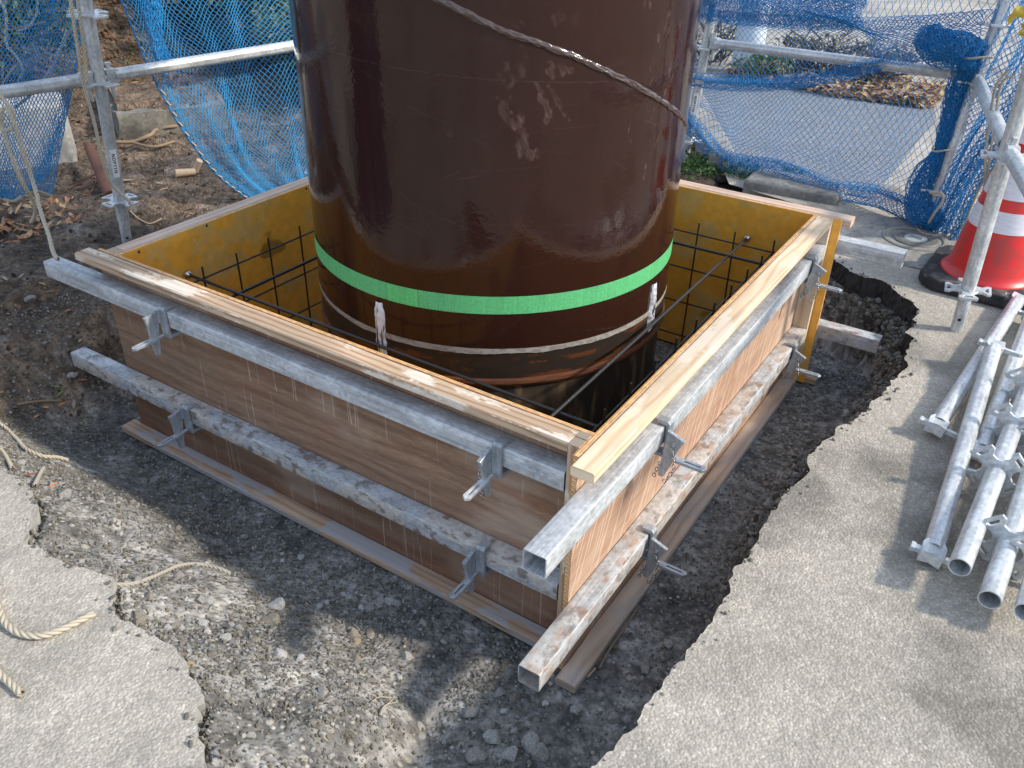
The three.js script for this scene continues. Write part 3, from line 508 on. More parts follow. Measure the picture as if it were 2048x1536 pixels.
// form tie clamps: o outward, u up, l along the waler
function clampThing(O, o, l, chain, label, tilt, rusty) {
  const u = V(0, 1, 0), t = thing('form_clamp', label, 'clamp', 'wedge clamps holding the walers');
  const at = (geo) => place(geo.scale(1.18, 1.12, 1.25), O, o, u, l); // x = outward, y = up, z = along ; O = outer top edge of the waler
  const hook = extr([[-0.016, 0.004], [-0.016, 0.009], [0.004, 0.010], [0.009, 0.005], [0.0095, -0.055], [0.006, -0.069], [-0.046, -0.071], [-0.046, -0.064], [0.001, -0.062], [0.003, -0.05], [0.003, 0.002]], 0.016); hook.translate(0, 0, -0.012); part('hook_bracket', at(metric(hook, 1)), clampSteel, t);
  const flange = new RoundedBoxGeometry(0.005, 0.028, 0.03, 1, 0.001); flange.translate(-0.0445, -0.072, 0.004); part('washer_foot', at(metric(flange, 1)), clampSteel, t);
  const w = extr([[0.010, -0.002], [0.044, -0.013], [0.036, -0.034], [0.031, -0.058], [0.025, -0.085], [0.017, -0.112], [0.008, -0.112], [0.009, -0.06]], 0.006); w.rotateZ(tilt); w.translate(0, 0, 0.006); const wd = part('wedge', at(metric(w, 1)), clampSteel, t);
  const rv = new THREE.SphereGeometry(0.0045, 8, 6); rv.scale(1, 1, 0.6); rv.translate(0.024, -0.028, 0.0125); part('rivet', at(rv), clampSteel, wd);
  const rd = [rod(V(-0.06, -0.066, 0.006), V(0.03, -0.066, 0.006), 0.0045, 8)]; const bl = extr([[0.026, -0.006], [0.085, -0.0065], [0.09, 0], [0.085, 0.0065], [0.026, 0.006]], 0.006, [[[0.045, -0.0025], [0.08, -0.0025], [0.08, 0.0025], [0.045, 0.0025]]]); bl.rotateX(Math.PI / 2); bl.translate(0, -0.063, 0.006); rd.push(bl);
  const rg = join(rd); part('tie_rod', at(metric(rg, 0)), rusty ? rustySteel : clampSteel, t);
  if (chain) { const ls = []; for (let i = 0; i < 9; i++) { const k = new THREE.TorusGeometry(0.0032, 0.0009, 5, 10); k.scale(1, 1.5, 1); if (i % 2) k.rotateY(Math.PI / 2); const s = i / 8; k.translate(0.024 - 0.008 * s + 0.012 * Math.sin(s * 3), -0.033 - 0.085 * s, 0.0165); ls.push(k); } for (let i = 0; i < 5; i++) { const k = new THREE.TorusGeometry(0.0032, 0.0009, 5, 10); k.scale(1, 1.5, 1); if (i % 2) k.rotateY(Math.PI / 2); k.translate(0.004 - 0.002 * i, -0.08 - 0.008 * i, 0.0165); ls.push(k); } part('chain', at(join(ls)), brightSteel, t); }
  return t;
}
const oA = V(0, 0, 1), lA = V(-1, 0, 0), oB = V(1, 0, 0), lB = V(0, 0, 1);
clampThing(V([-1.254,-0.065,0.063][0], A1, OUT), oA, V(1, 0, 0).negate(), false, 'wedge clamp at the left end of the upper front tube', 0.16);
clampThing(V([-1.246,-0.373,0.063][0], A2, OUT), oA, lA, false, 'wedge clamp at the left end of the lower front tube', 0.14);
clampThing(V([-0.19,-0.071,0.063][0], A1, OUT), oA, lA, true, 'wedge clamp with rusty tie rod at the right end of the upper front tube', 0.0, true);
clampThing(V([-0.232,-0.382,0.063][0], A2, OUT), oA, lA, true, 'wedge clamp at the right end of the lower front tube', 0.05);
clampThing(V(OUT, B1, [0.063,-0.101,-0.219][2]), oB, lB, true, 'chained wedge clamp nearest the camera on the upper right tube', -0.05);
clampThing(V(OUT, B2, [0.063,-0.386,-0.212][2]), oB, lB, true, 'chained wedge clamp nearest the camera on the lower right tube', -0.05);
clampThing(V(OUT, B1, [0.063,-0.082,-1.305][2]), oB, lB, true, 'chained wedge clamp at the far end of the upper right tube', -0.16);
clampThing(V(OUT, B2, [0.063,-0.409,-1.299][2]), oB, lB, true, 'chained wedge clamp at the far end of the lower right tube', -0.16);

// reinforcing mesh sheets and the four spacer bars
{
  const ys = [-0.125, -0.257, -0.388, -0.52];
  const sheet = (label, along, fixed, a0, a1, first, n) => {
    const t = thing('reinforcing_mesh', label, 'wire mesh', 'welded wire mesh sheets inside the formwork');
    const P3 = (a, y, d = 0) => along === 'z' ? V(fixed + d, y, a) : V(a, y, fixed + d);
    for (const y of ys) part('wire', rod(P3(a0, y), P3(a1, y), 0.003, 8), rebar, t);
    for (let i = 0; i < n; i++) { const a = first - 0.1315 * i, j = rr(-0.003, 0.003); part('wire', rod(P3(a + rr(-0.004, 0.004), -0.585, 0.005), P3(a + j, -0.085 + rr(-0.004, 0.004), 0.005), 0.003, 8), rebar, t); }
  };
  sheet('dark wire mesh standing along the left yellow panel', 'z', -1.42, -1.4, -0.07, -0.194, 10);
  sheet('dark wire mesh standing along the far right yellow panel', 'x', -1.392, -1.4, -0.06, -0.085, 10);
  sheet('wire mesh along the sunlit right panel showing only its bar tips', 'z', -0.085, -1.4, -0.07, -0.075, 10);
  sheet('wire mesh hidden along the brown front panel', 'x', -0.085, -1.4, -0.06, -0.21, 9);
  const bar = (a, b, ball, label) => { const t = thing('spacer_bar', label, 'steel bar', 'spacer bars welded round the column'); part('bar', rod(a, b, 0.0048, 10), rebar, t); const g = new THREE.SphereGeometry(0.0125, 16, 12); g.translate(ball.x, ball.y, ball.z); part('ball_end', g, brightSteel, t); };
  bar(V(-1.478, -0.128, -0.192), V(-0.01, -0.134, -0.196), V(-1.486, -0.128, -0.192), 'long spacer bar with a steel ball end across the front of the column');
  bar(V(-0.196, -0.124, -1.452), V(-0.19, -0.124, -0.05), V(-0.196, -0.124, -1.458), 'bright spacer bar with a steel ball end running along the right of column');
  bar(V(-1.278, -0.137, -1.45), V(-1.278, -0.137, -0.06), V(-1.278, -0.137, -1.458), 'spacer bar between the column and the left yellow panel');
  bar(V(-1.48, -0.12, -1.27), V(-0.02, -0.12, -1.27), V(-0.014, -0.12, -1.27), 'spacer bar between the column and the far right panel');
}

// ---------------------------------------------------------------- scaffold posts and ledgers
console.log('scaffold');
const FL = (() => { // flange plate with four flared, pierced lugs
  const s = new THREE.Shape(), pts = [], ring = [[0.030, -0.020], [0.046, -0.017], [0.060, -0.030], [0.072, -0.028], [0.074, 0.028], [0.062, 0.030], [0.046, 0.017], [0.030, 0.020]];
  for (let k = 0; k < 4; k++) { const a = k * Math.PI / 2, c = Math.cos(a), n = Math.sin(a); for (const [x, y] of ring) pts.push(new THREE.Vector2(x * c - y * n, x * n + y * c)); }
  s.setFromPoints(pts);
  const hole = [[0.054, -0.012], [0.066, -0.018], [0.067, 0.018], [0.054, 0.012]];
  for (let k = 0; k < 4; k++) { const a = k * Math.PI / 2, c = Math.cos(a), n = Math.sin(a); s.holes.push(new THREE.Path(hole.map(([x, y]) => new THREE.Vector2(x * c - y * n, x * n + y * c)))); }
  s.holes.push(new THREE.Path(Array.from({ length: 24 }, (_, i) => new THREE.Vector2(Math.cos(-i / 24 * 6.283) * 0.0243, Math.sin(-i / 24 * 6.283) * 0.0243))));
  const g = new THREE.ExtrudeGeometry(s, { depth: 0.006, bevelEnabled: true, bevelSize: 0.001, bevelThickness: 0.001, bevelSegments: 1 }); g.translate(0, 0, -0.003); return metric(g, 0);
})();
const labelTex = (() => {
  const c = document.createElement('canvas'); c.width = 256; c.height = 64; const x = c.getContext('2d'); x.fillStyle = '#e4e4e2'; x.fillRect(0, 0, 256, 64); x.fillStyle = '#1c1c1e'; x.font = 'bold 46px sans-serif'; x.textBaseline = 'middle'; x.textAlign = 'center'; x.fillText('NDP11N', 128, 35, 236);
  const t = new THREE.CanvasTexture(c); t.colorSpace = THREE.SRGBColorSpace; return t;
})();
const labelMat = M({ map: labelTex, roughness: 0.5 });
function curvedLabel(r, len, wid, mat) { // axis along x (text direction), bulging to +z
  const g = new THREE.PlaneGeometry(len, wid, 1, 10), p = g.attributes.position; for (let i = 0; i < p.count; i++) { const a = p.getY(i) / r; p.setXYZ(i, p.getX(i), Math.sin(a) * r, Math.cos(a) * r); } g.computeVertexNormals(); return g;
}
function post(label, p0, p1, len, flanges, o = {}) { // p0 foot, p1 any higher point on the axis
  const a = vv(p0), ax = vv(p1).sub(a).normalize(), t = thing('scaffold_post', label, 'scaffold post', o.group || 'scaffold posts');
  const q = new THREE.Quaternion().setFromUnitVectors(V(0, 1, 0), ax), at = d => a.clone().addScaledVector(ax, d);
  const sp = o.spigot || 0.12;
  part('tube', pipe(at(sp), at(len), 0.0214), galvPipe, t);
  const foot = part('spigot', pipe(at(0), at(sp + 0.01), 0.0188), galvPipe, t);
  { const fc = o.face || V(0.5, 0, 0.8); const side = fc.clone().addScaledVector(ax, -fc.dot(ax)).normalize(); const h = rod(at(0.05).addScaledVector(side, 0.0176), at(0.05).addScaledVector(side, 0.0192), 0.005, 12); part('pin_hole', h, M({ color: lin(0.01, 0.01, 0.01), roughness: 1 }), foot); const rv = new THREE.SphereGeometry(0.0045, 8, 6); const rp = at(sp - 0.006).addScaledVector(side, 0.0188); rv.translate(rp.x, rp.y, rp.z); part('rivet', rv, galvPipe, foot);
    const rp2 = new THREE.TorusGeometry(0.009, 0.0012, 6, 16); rp2.applyQuaternion(new THREE.Quaternion().setFromUnitVectors(V(0, 0, 1), side)); const pp = at(sp + 0.03).addScaledVector(side, 0.0209); rp2.translate(pp.x, pp.y, pp.z); part('stamp', rp2, galvPipe, t); }
  for (const d of flanges) { const g = FL.clone(); g.scale(0.88, 0.88, 1); g.rotateX(-Math.PI / 2); g.rotateY(o.twist || 0); g.applyQuaternion(q); const c = at(d); g.translate(c.x, c.y, c.z); part('flange', g, galvPipe, t); }
  if (o.label) { const [d, len2, face] = o.label; const side = face.clone().addScaledVector(ax, -face.dot(ax)).normalize(), X = ax.clone().negate(), Z = side, Y = Z.clone().cross(X); const g = curvedLabel(0.0219, len2, 0.023); place(g, at(d), X, Y, Z); part('label', g, labelMat, t, 'white sticker with black letters NDP11N'); }
  t.userData.axis = undefined; delete t.userData.axis; return { at, ax };
}
function wedgeHead(p, dir, list, up = V(0, 1, 0)) { // coupling head at a post: p on the ledger axis, dir pointing into the ledger
  const X = dir.clone(), Z = X.clone().cross(up).normalize(), Y = Z.clone().cross(X);
  const pl = (g) => place(metric(g, 0), p, X, Y, Z);
  const blk = extr([[-0.012, -0.022], [0.02, -0.024], [0.034, -0.018], [0.034, 0.018], [0.02, 0.024], [-0.012, 0.022], [-0.006, 0]], 0.030); blk.translate(0, 0, -0.015); list.push(pl(blk));
  const pin = extr([[-0.009, 0.043], [0.009, 0.043], [0.009, 0.037], [0.006, 0.034], [0.004, -0.068], [0, -0.076], [-0.004, -0.068], [-0.006, 0.034], [-0.009, 0.037]], 0.011); pin.translate(0.006, 0, -0.0055); list.push(pl(pin));
}
function ledger(label, a, b, heads = [1, 1], group = 'scaffold ledgers', up, mat = galvPipe) {
  const d = b.clone().sub(a).normalize(), t = thing('scaffold_ledger', label, 'scaffold pipe', group);
  part('tube', pipe(a.clone().addScaledVector(d, 0.02), b.clone().addScaledVector(d, -0.02), 0.0213), mat, t);
  if (heads[0]) { const l = []; wedgeHead(a, d, l, up); part('coupler', join(l), mat, t); }
  if (heads[1]) { const l = []; wedgeHead(b, d.clone().negate(), l, up); part('coupler', join(l), mat, t); }
  return t;
}
const face = V(0.75, 0.2, 0.62);
const pL = post('galvanised post with white lettered sticker at the left of formwork', [-2.306, -0.36, -0.524], [-2.23, 0.53, -0.532], 1.7, [0.195, 0.628, 0.85, 1.3], { label: [0.345, 0.105, V(0.9, 0, 0.35)], face: V(0.9, 0, 0.4), twist: 0.14 });
const pB = post('galvanised post at the right edge of the brown column', [-0.954, -0.32, -2.746], [-0.92, 0.29, -2.752], 1.8, [0.10, 0.535, 0.98], { label: [0.28, 0.105, V(0.2, 0, 0.95)], face: V(0.3, 0, 1), twist: 0.25 });
const pC = post('galvanised corner post wrapped in blue netting beside the cone', [0.232, -0.31, -2.435], [0.266, 0.5, -2.506], 1.8, [0.16, 0.575, 0.78, 1.2], { face: V(0.2, 0, 1), twist: 0.25 });
const pN = post('near galvanised post standing in front of the red cone', [0.495, -0.302, -1.547], [0.474, 0.37, -1.488], 1.8, [0.15, 0.577, 1.02], { face: V(0.1, 0, 1), twist: 0.2 });
function jointL(label, A, ya, B, yb, heads) { const a = A.at(ya), b = B.at(yb), d = b.clone().sub(a).normalize(); return ledger(label, a.addScaledVector(d, 0.034), b.addScaledVector(d, -0.034), heads); }
const upL = 0.645;
{ const j = pL.at(upL), dir = V(0.157, 0, -1.134).normalize(); ledger('horizontal scaffold pipe running from the left post behind the column', j.clone().addScaledVector(dir, 0.034), j.clone().addScaledVector(dir, 1.75), [1, 1]); const dir2 = V(-0.057, 0.0, 0.33).normalize(); ledger('horizontal scaffold pipe leaving the picture at the left edge', j.clone().addScaledVector(dir2, 0.034), j.clone().addScaledVector(dir2, 1.2), [1, 0]); }
jointL('horizontal scaffold pipe between the column and the netted corner post', pB, 0.558, pC, 0.598, [1, 1]);
jointL('short scaffold pipe from the corner post to the post by cone', pC, 0.592, pN, 0.595, [1, 1]);
{ const j = pN.at(0.595), d = V(0.26, 0, 0.97).normalize(); ledger('scaffold pipe leaving the picture at the right edge above cone', j.clone().addScaledVector(d, 0.034), j.clone().addScaledVector(d, 1.15), [1, 0]); }

// pipes lying on the pavement at the right
{
  const G = 'scaffold pipes lying on the pavement', y = P + 0.023;
  ledger('crossed scaffold pipe lying underneath nearest the pit edge', V(0.548, y + 0.012, -0.862), V(0.634, y + 0.012, -1.83), [1, 1], G, V(-1, 0.12, -0.1));
  ledger('scaffold pipe lying across the other one nearest the pit edge', V(0.612, y + 0.058, -1.33), V(0.632, y + 0.003, -0.36), [1, 1], G, V(-1, 0.12, -0.1));
  ledger('scaffold pipe lying beside the crossed pair with its coupler showing', V(0.660, y + 0.012, -0.80), V(0.684, y + 0.012, -1.72), [1, 1], G, V(-1, 0.12, -0.1));
  const flat = (label, x0, z0, x1, z1, y0, fl, tw, ln) => post(label, [x0, y0, z0], [x1, y0, z1], ln, fl, { group: 'scaffold posts lying on the pavement', twist: tw, spigot: 0.1 });
  flat('flanged scaffold post lying on top of the pile at right edge', 0.728, -1.27, 0.690, -0.42, P + 0.078, [0.15, 0.37, 0.59], 0.75, 0.98);
  flat('flanged scaffold post lying under the pile by the right edge', 0.79, -1.15, 0.752, -0.3, P + 0.06, [0.27, 0.7], 0.75, 0.9);
  flat('outermost flanged scaffold post lying at the right edge', 0.86, -1.2, 0.815, -0.3, P + 0.062, [0.33, 0.78], 0.75, 0.95);
}

// ---------------------------------------------------------------- traffic cone
{
  const t = thing('traffic_cone', 'red traffic cone with white bands on a black rubber base', 'traffic cone'); const cx = 0.512, cz = -1.99;
  const base = new THREE.Shape(); const h = 0.185, c = 0.06; base.setFromPoints([[-h + c, -h], [h - c, -h], [h - 0.02, -h + 0.02], [h, -h + c], [h, h - c], [h - 0.02, h - 0.02], [h - c, h], [-h + c, h], [-h + 0.02, h - 0.02], [-h, h - c], [-h, -h + c], [-h + 0.02, -h + 0.02]].map(p => new THREE.Vector2(...p)));
  const bg = new THREE.ExtrudeGeometry(base, { depth: 0.026, bevelEnabled: true, bevelSize: 0.008, bevelThickness: 0.008, bevelSegments: 4 }); bg.rotateX(-Math.PI / 2); bg.rotateY(-0.05); bg.translate(cx, P + 0.012, cz);
  const rubT = tex(256, 256, 0.3, 0.3, (u, v) => { const n = fbm(u * 9, v * 9, 4, 9, 9, 3); return mixc([0.16, 0.16, 0.165], [0.36, 0.34, 0.33], sst(0.45, 0.75, n)); });
  part('base', bg, M({ map: rubT, roughness: 0.85 }), t);
  const y0 = P + 0.046, rAt = y => 0.135 - (y - y0) * 0.152;
  const prof = (a, b, e) => { const o = []; for (let i = 0; i <= 10; i++) { const y = mix(a, b, i / 10); o.push(new THREE.Vector2(rAt(y) + e, y)); } return o; };
  const body = [new THREE.Vector2(0.150, y0 - 0.006), new THREE.Vector2(0.154, y0), new THREE.Vector2(0.148, y0 + 0.006), new THREE.Vector2(0.140, y0 + 0.014), ...prof(y0 + 0.03, y0 + 0.66, 0), new THREE.Vector2(0.028, y0 + 0.662), new THREE.Vector2(0.024, y0 + 0.66)];
  const lg = new THREE.LatheGeometry(body, 64); lg.translate(cx, 0, cz);
  const redT = tex(512, 512, 1, 1, (u, v) => { const n = fbm(u * 20, v * 30, 4, 20, 30, 6); return mixc([0.80, 0.09, 0.08], [0.62, 0.22, 0.19], sst(0.5, 0.75, n) * 0.7); });
  part('body', lg, new THREE.MeshPhysicalMaterial({ map: redT, roughness: 0.4, clearcoat: 0.2, clearcoatRoughness: 0.4 }), t);
  const whT = tex(256, 256, 1, 1, (u, v) => mulc([0.84, 0.83, 0.86], 0.9 + 0.14 * fbm(u * 30, v * 20, 3, 30, 20, 4)));
  for (const [a, b] of [[0.175, 0.245], [0.285, 0.38], [0.46, 0.55]]) { const g = new THREE.LatheGeometry(prof(y0 + a, y0 + b, 0.0012), 64); g.translate(cx, 0, cz); part('reflective_band', g, M({ map: whT, roughness: 0.45 }), t, 'white reflective band'); }
}
{ // small iron cover set in a patch of concrete
  const poly = [[-0.02, -2.12], [0.06, -2.42], [0.16, -2.52], [0.37, -2.38], [0.42, -2.12], [0.36, -1.98], [0.14, -1.98]].map(p => new THREE.Vector2(p[0], -p[1]));
  const g = new THREE.ExtrudeGeometry(new THREE.Shape(poly), { depth: 0.01, bevelEnabled: true, bevelSize: 0.004, bevelThickness: 0.003 }); g.rotateX(-Math.PI / 2); g.translate(0, P - 0.006, 0);
  const t = thing('valve_cover', 'small round iron valve cover in a concrete patch near netted post', 'cover'); part('concrete_surround', metric(g, 0), concrete, t);
  const top = P + 0.0075, ring = (r0, r1, y, h) => { const q = new THREE.LatheGeometry([[r0, y], [r0 + 0.002, y + h], [r1 - 0.002, y + h], [r1, y]].map(p => new THREE.Vector2(...p)), 48); q.translate(0.228, 0, -2.26); return q; };
  part('frame_ring', ring(0.10, 0.125, top, 0.004), concrete, t); const ironM = M({ map: concreteC, color: lin(0.75, 0.75, 0.75), roughness: 0.6, metalness: 0.3 });
  part('lid_ring', ring(0.045, 0.085, top, 0.005), ironM, t); const lid = new THREE.CylinderGeometry(0.043, 0.043, 0.006, 40); lid.translate(0.228, top + 0.001, -2.26); const ld = part('lid', lid, galvPipe, t);
  const sl = new RoundedBoxGeometry(0.05, 0.006, 0.008, 1, 0.002); sl.rotateY(-0.3); sl.translate(0.228, top + 0.006, -2.26); part('lift_slot', sl, brightSteel, ld);
}

// ---------------------------------------------------------------- blue nets
console.log('nets');
function grid2(ctrl) { // rows of points -> smooth surface
  const rows = ctrl.map(r => new THREE.CatmullRomCurve3(r.map(vv), false, 'centripetal'));
  return (u, v) => { const ps = rows.map(c => c.getPoint(clamp(u, 0, 1))); if (ps.length === 2) return ps[0].lerp(ps[1], v); return new THREE.CatmullRomCurve3(ps, false, 'catmullrom', 0.5).getPoint(clamp(v, 0, 1)); };
}
function netGeo(Sf, nu, nv, r, jit = 0.0015) {
  const node = []; for (let j = 0; j <= nv; j++) { const row = []; for (let i = 0; i <= nu; i++) { const u = clamp((i + (j % 2 ? 0.5 : 0)) / nu, 0, 1), p = Sf(u, j / nv); p.x += rr(-jit, jit); p.y += rr(-jit, jit); p.z += rr(-jit, jit); row.push(p); } node.push(row); }
  const pos = [], nor = []; const A = V(), B = V(), d = V(), n1 = V(), n2 = V();
  const seg = (a, b) => {
    d.subVectors(b, a); if (d.lengthSq() < 1e-8) return; d.normalize(); n1.set(0.31, 0.84, 0.45).cross(d).normalize(); n2.crossVectors(d, n1);
    const o = []; for (let k = 0; k < 3; k++) { const an = k * 2.0944; o.push(V().addScaledVector(n1, Math.cos(an)).addScaledVector(n2, Math.sin(an))); }
    for (let k = 0; k < 3; k++) { const p = o[k], q = o[(k + 1) % 3]; const a0 = a.clone().addScaledVector(p, r), a1 = a.clone().addScaledVector(q, r), b0 = b.clone().addScaledVector(p, r), b1 = b.clone().addScaledVector(q, r); for (const [pt, nn] of [[a0, p], [a1, q], [b0, p], [a1, q], [b1, q], [b0, p]]) { pos.push(pt.x, pt.y, pt.z); nor.push(nn.x, nn.y, nn.z); } }
  };
  for (let j = 0; j < nv; j++) for (let i = 0; i <= nu; i++) { const a = node[j][i]; seg(a, node[j + 1][i]); const k = j % 2 ? i + 1 : i - 1; if (k >= 0 && k <= nu) seg(a, node[j + 1][k]); }
  const g = new THREE.BufferGeometry(); g.setAttribute('position', new THREE.Float32BufferAttribute(pos, 3)); g.setAttribute('normal', new THREE.Float32BufferAttribute(nor, 3)); return g;
}
// a hanging sheet whose height profile doubles back at folds: prof = list of drops (m) along the sheet
function foldWrap(Sf, folds) { // folds: [v0, width] -> v doubles back
  return (u, v) => Sf(u, v);
}
{ // right net between the column and the corner post
  const t = thing('safety_net', 'blue net stretched between the column and the corner post', 'net');
  const a = [-0.99, -2.79], b = [0.26, -2.50];
  const base = (u, y, out) => V(mix(a[0], b[0], u) - 0.23 * out, y, mix(a[1], b[1], u) + out);
  const bottom = u => -0.296 + 0.12 * sst(0.22, 0, u) + 0.012 * Math.sin(u * 17);
  const band = u => 0.085 + 0.015 * u + 0.22 * Math.pow(clamp(u / 0.75, 0, 1), 2), top = 0.62;
  const keys = u => { // (sheet coordinate, height, outward) along the sheet from top to bottom; folds double back
    const B = band(u), bt = bottom(u), tb = 0.335 + 0.14 * u * u;
    return [[0, top + 0.2, 0], [0.10, tb + 0.05, 0.02], [0.14, tb - 0.005, 0.035], [0.18, tb + 0.055, 0.05], [0.22, tb + 0.0, 0.03], [0.27, tb - 0.02, 0.0], [0.42, B + 0.03, -0.02], [0.46, B - 0.03, 0.01], [0.49, B + 0.02, 0.03], [0.53, B - 0.025, 0.02], [0.57, B - 0.05, 0], [0.84, bt + 0.12, 0.0 - 0.02 * u], [0.90, bt + 0.05, 0.04], [0.93, bt + 0.10, 0.06], [0.97, bt + 0.03, 0.09], [1, bt, 0.05]];
  };
  const Sf = (u, v) => { const k = keys(u); let i = 0; while (i < k.length - 2 && v > k[i + 1][0]) i++; const s = sst(0, 1, (v - k[i][0]) / (k[i + 1][0] - k[i][0])) * 0.5 + 0.5 * (v - k[i][0]) / (k[i + 1][0] - k[i][0]); const y = mix(k[i][1], k[i + 1][1], s), o = mix(k[i][2], k[i + 1][2], s); return base(u, y, o + 0.025 * Math.sin(u * 9 + v * 5) + 0.012 * Math.sin(u * 31)); };
  part('netting', netGeo(Sf, 46, 80, 0.0012), netMat, t);
  const rp = []; for (let i = 0; i <= 16; i++) { const u = i / 16 * 0.97; rp.push(base(u, bottom(u) + 0.004, 0.052 + 0.025 * Math.sin(u * 9 + 5))); } part('edge_rope', rope(rp, 0.0035), ropeMat, t);
  const strip2 = (y0, y1, u0, u1, nu, nv, o) => netGeo((u, v) => { const q = mix(u0, u1, u); return base(q, mix(y0(q), y1(q), v), o + 0.02 * Math.sin(v * 9 + q * 7) + 0.02 * v); }, nu, nv, 0.0016, 0.003);
  part('folded_band', strip2(u => 0.345 + 0.13 * u * u, u => 0.52, -0.02, 0.62, 60, 34, 0.03), netMat, t); part('folded_band', strip2(u => 0.335 + 0.13 * u * u, u => 0.50, -0.02, 0.6, 56, 26, 0.055), netMat, t);
  part('folded_band', strip2(u => band(u) - 0.05, u => band(u) + 0.005, -0.02, 0.72, 70, 12, 0.03), netMat, t); part('folded_band', strip2(u => bottom(u) + 0.0, u => bottom(u) + 0.1, 0.0, 0.95, 80, 18, 0.06), netMat, t);
  // diagonal pull of the net from the ledger up to the gathered bundle
  const g2 = grid2([[[-0.487,0.431,-2.623], [-0.266,0.421,-2.572], [0.017,0.475,-2.506], [0.211,0.517,-2.461]], [[-0.213,0.393,-2.54], [-0.087,0.374,-2.51], [0.056,0.413,-2.477], [0.236,0.412,-2.436]], [[-0.155,0.305,-2.546], [-0.029,0.287,-2.517], [0.095,0.326,-2.488], [0.245,0.341,-2.454]]]);
  part('loose_fold', netGeo(g2, 24, 26, 0.00135, 0.003), netMat, t);
}
function bundle(name, label, pts, radii, n, laps) { // gathered netting: several lumpy layers of strands round a path
  const c = new THREE.CatmullRomCurve3(pts.map(vv)), R = f => { const q = f * (radii.length - 1), i = Math.min(radii.length - 2, Math.floor(q)); return mix(radii[i], radii[i + 1], q - i); };
  const fr = c.computeFrenetFrames(60, false), gs = [];
  for (let k = 0; k < laps; k++) { const sc = 1 - 0.22 * k; gs.push(netGeo((u, v) => { const i = Math.round(v * 60), p = c.getPoint(v), a = u * 6.283 + k, r = R(v) * sc * (0.8 + 0.4 * vnoise(u * 8 + k * 5, v * 9)); return p.addScaledVector(fr.normals[i], Math.cos(a) * r).addScaledVector(fr.binormals[i], Math.sin(a) * r); }, n, Math.round(n * 1.1), 0.0013, 0.004)); }
  return join(gs.map(g => { g.setAttribute('uv', new THREE.BufferAttribute(new Float32Array(g.attributes.position.count * 2), 2)); return g; }));
}
{
  const t = thing('gathered_net', 'dark bunch of gathered blue netting tied to the corner post', 'net');
  part('upper_bundle', bundle('', '', [[0.026,0.406,-2.504], [0.102,0.38,-2.467], [0.184,0.379,-2.448], [0.252,0.368,-2.432]], [0.045, 0.065, 0.07, 0.045], 30, 3), netMat, t);
  part('hanging_bundle', bundle('', '', [[0.223,0.344,-2.478], [0.204,0.209,-2.503], [0.207,0.081,-2.482], [0.206,0.007,-2.462]], [0.05, 0.042, 0.035, 0.02], 26, 3), netMat, t);
  part('lower_bundle', bundle('', '', [[0.206,0.007,-2.462], [0.187,-0.078,-2.467], [0.183,-0.172,-2.468], [0.214,-0.236,-2.421], [0.287,-0.243,-2.364]], [0.02, 0.05, 0.065, 0.06, 0.03], 28, 3), netMat, t);
  const ties = []; for (const [q, r] of [[[0.21,0.014,-2.452], 0.034], [[0.24,0.367,-2.435], 0.05]]) { const pts = []; for (let i = 0; i <= 12; i++) { const a = i / 12 * 6.283; pts.push(V(q[0] + Math.cos(a) * r, q[1] + 0.006 * Math.sin(a * 2), q[2] + Math.sin(a) * r)); } ties.push(rope(pts, 0.004)); }
  part('tie_cord', join(ties), ropeMat, t);
}
{ // net curtain from the corner post toward the near post, outside
  const t = thing('safety_net', 'bunched blue net curtain hanging between corner post and near post', 'net');
  const pl = '';
  const g = grid2([[[0.31, 0.75, -2.56], [0.43, 0.76, -2.35], [0.52, 0.75, -2.1], [0.62, 0.75, -1.85]], [[0.29, 0.45, -2.52], [0.41, 0.45, -2.3], [0.50, 0.44, -2.12], [0.60, 0.44, -1.95]], [[0.26, 0.2, -2.49], [0.36, 0.2, -2.38], [0.43, 0.17, -2.26], [0.50, 0.19, -2.16]], [[0.25, -0.02, -2.47], [0.30, -0.03, -2.42], [0.35, -0.04, -2.36], [0.40, -0.02, -2.28]], [[0.235, -0.29, -2.42], [0.27, -0.293, -2.37], [0.32, -0.294, -2.36], [0.37, -0.288, -2.36]]]);
  const wav = (k, am) => (u, v) => { const p = g(u, v); p.x += am * Math.sin(u * 26 + v * 5 + k) * (1 - 0.4 * v); p.z += am * 0.8 * Math.cos(u * 21 + v * 4 + k * 2); p.y += 0.02 * Math.sin(u * 11 + k); return p; };
  part('netting', join([netGeo(wav(0, 0.022), 36, 78, 0.0013), netGeo(wav(2, 0.03), 34, 70, 0.0013)].map(q => { q.setAttribute('uv', new THREE.BufferAttribute(new Float32Array(q.attributes.position.count * 2), 2)); return q; })), netMat, t);
  const er = []; for (let i = 0; i <= 14; i++) { const v = i / 14; er.push(g(1, v)); } part('edge_rope', rope(er, 0.005), ropeMat, t);
}
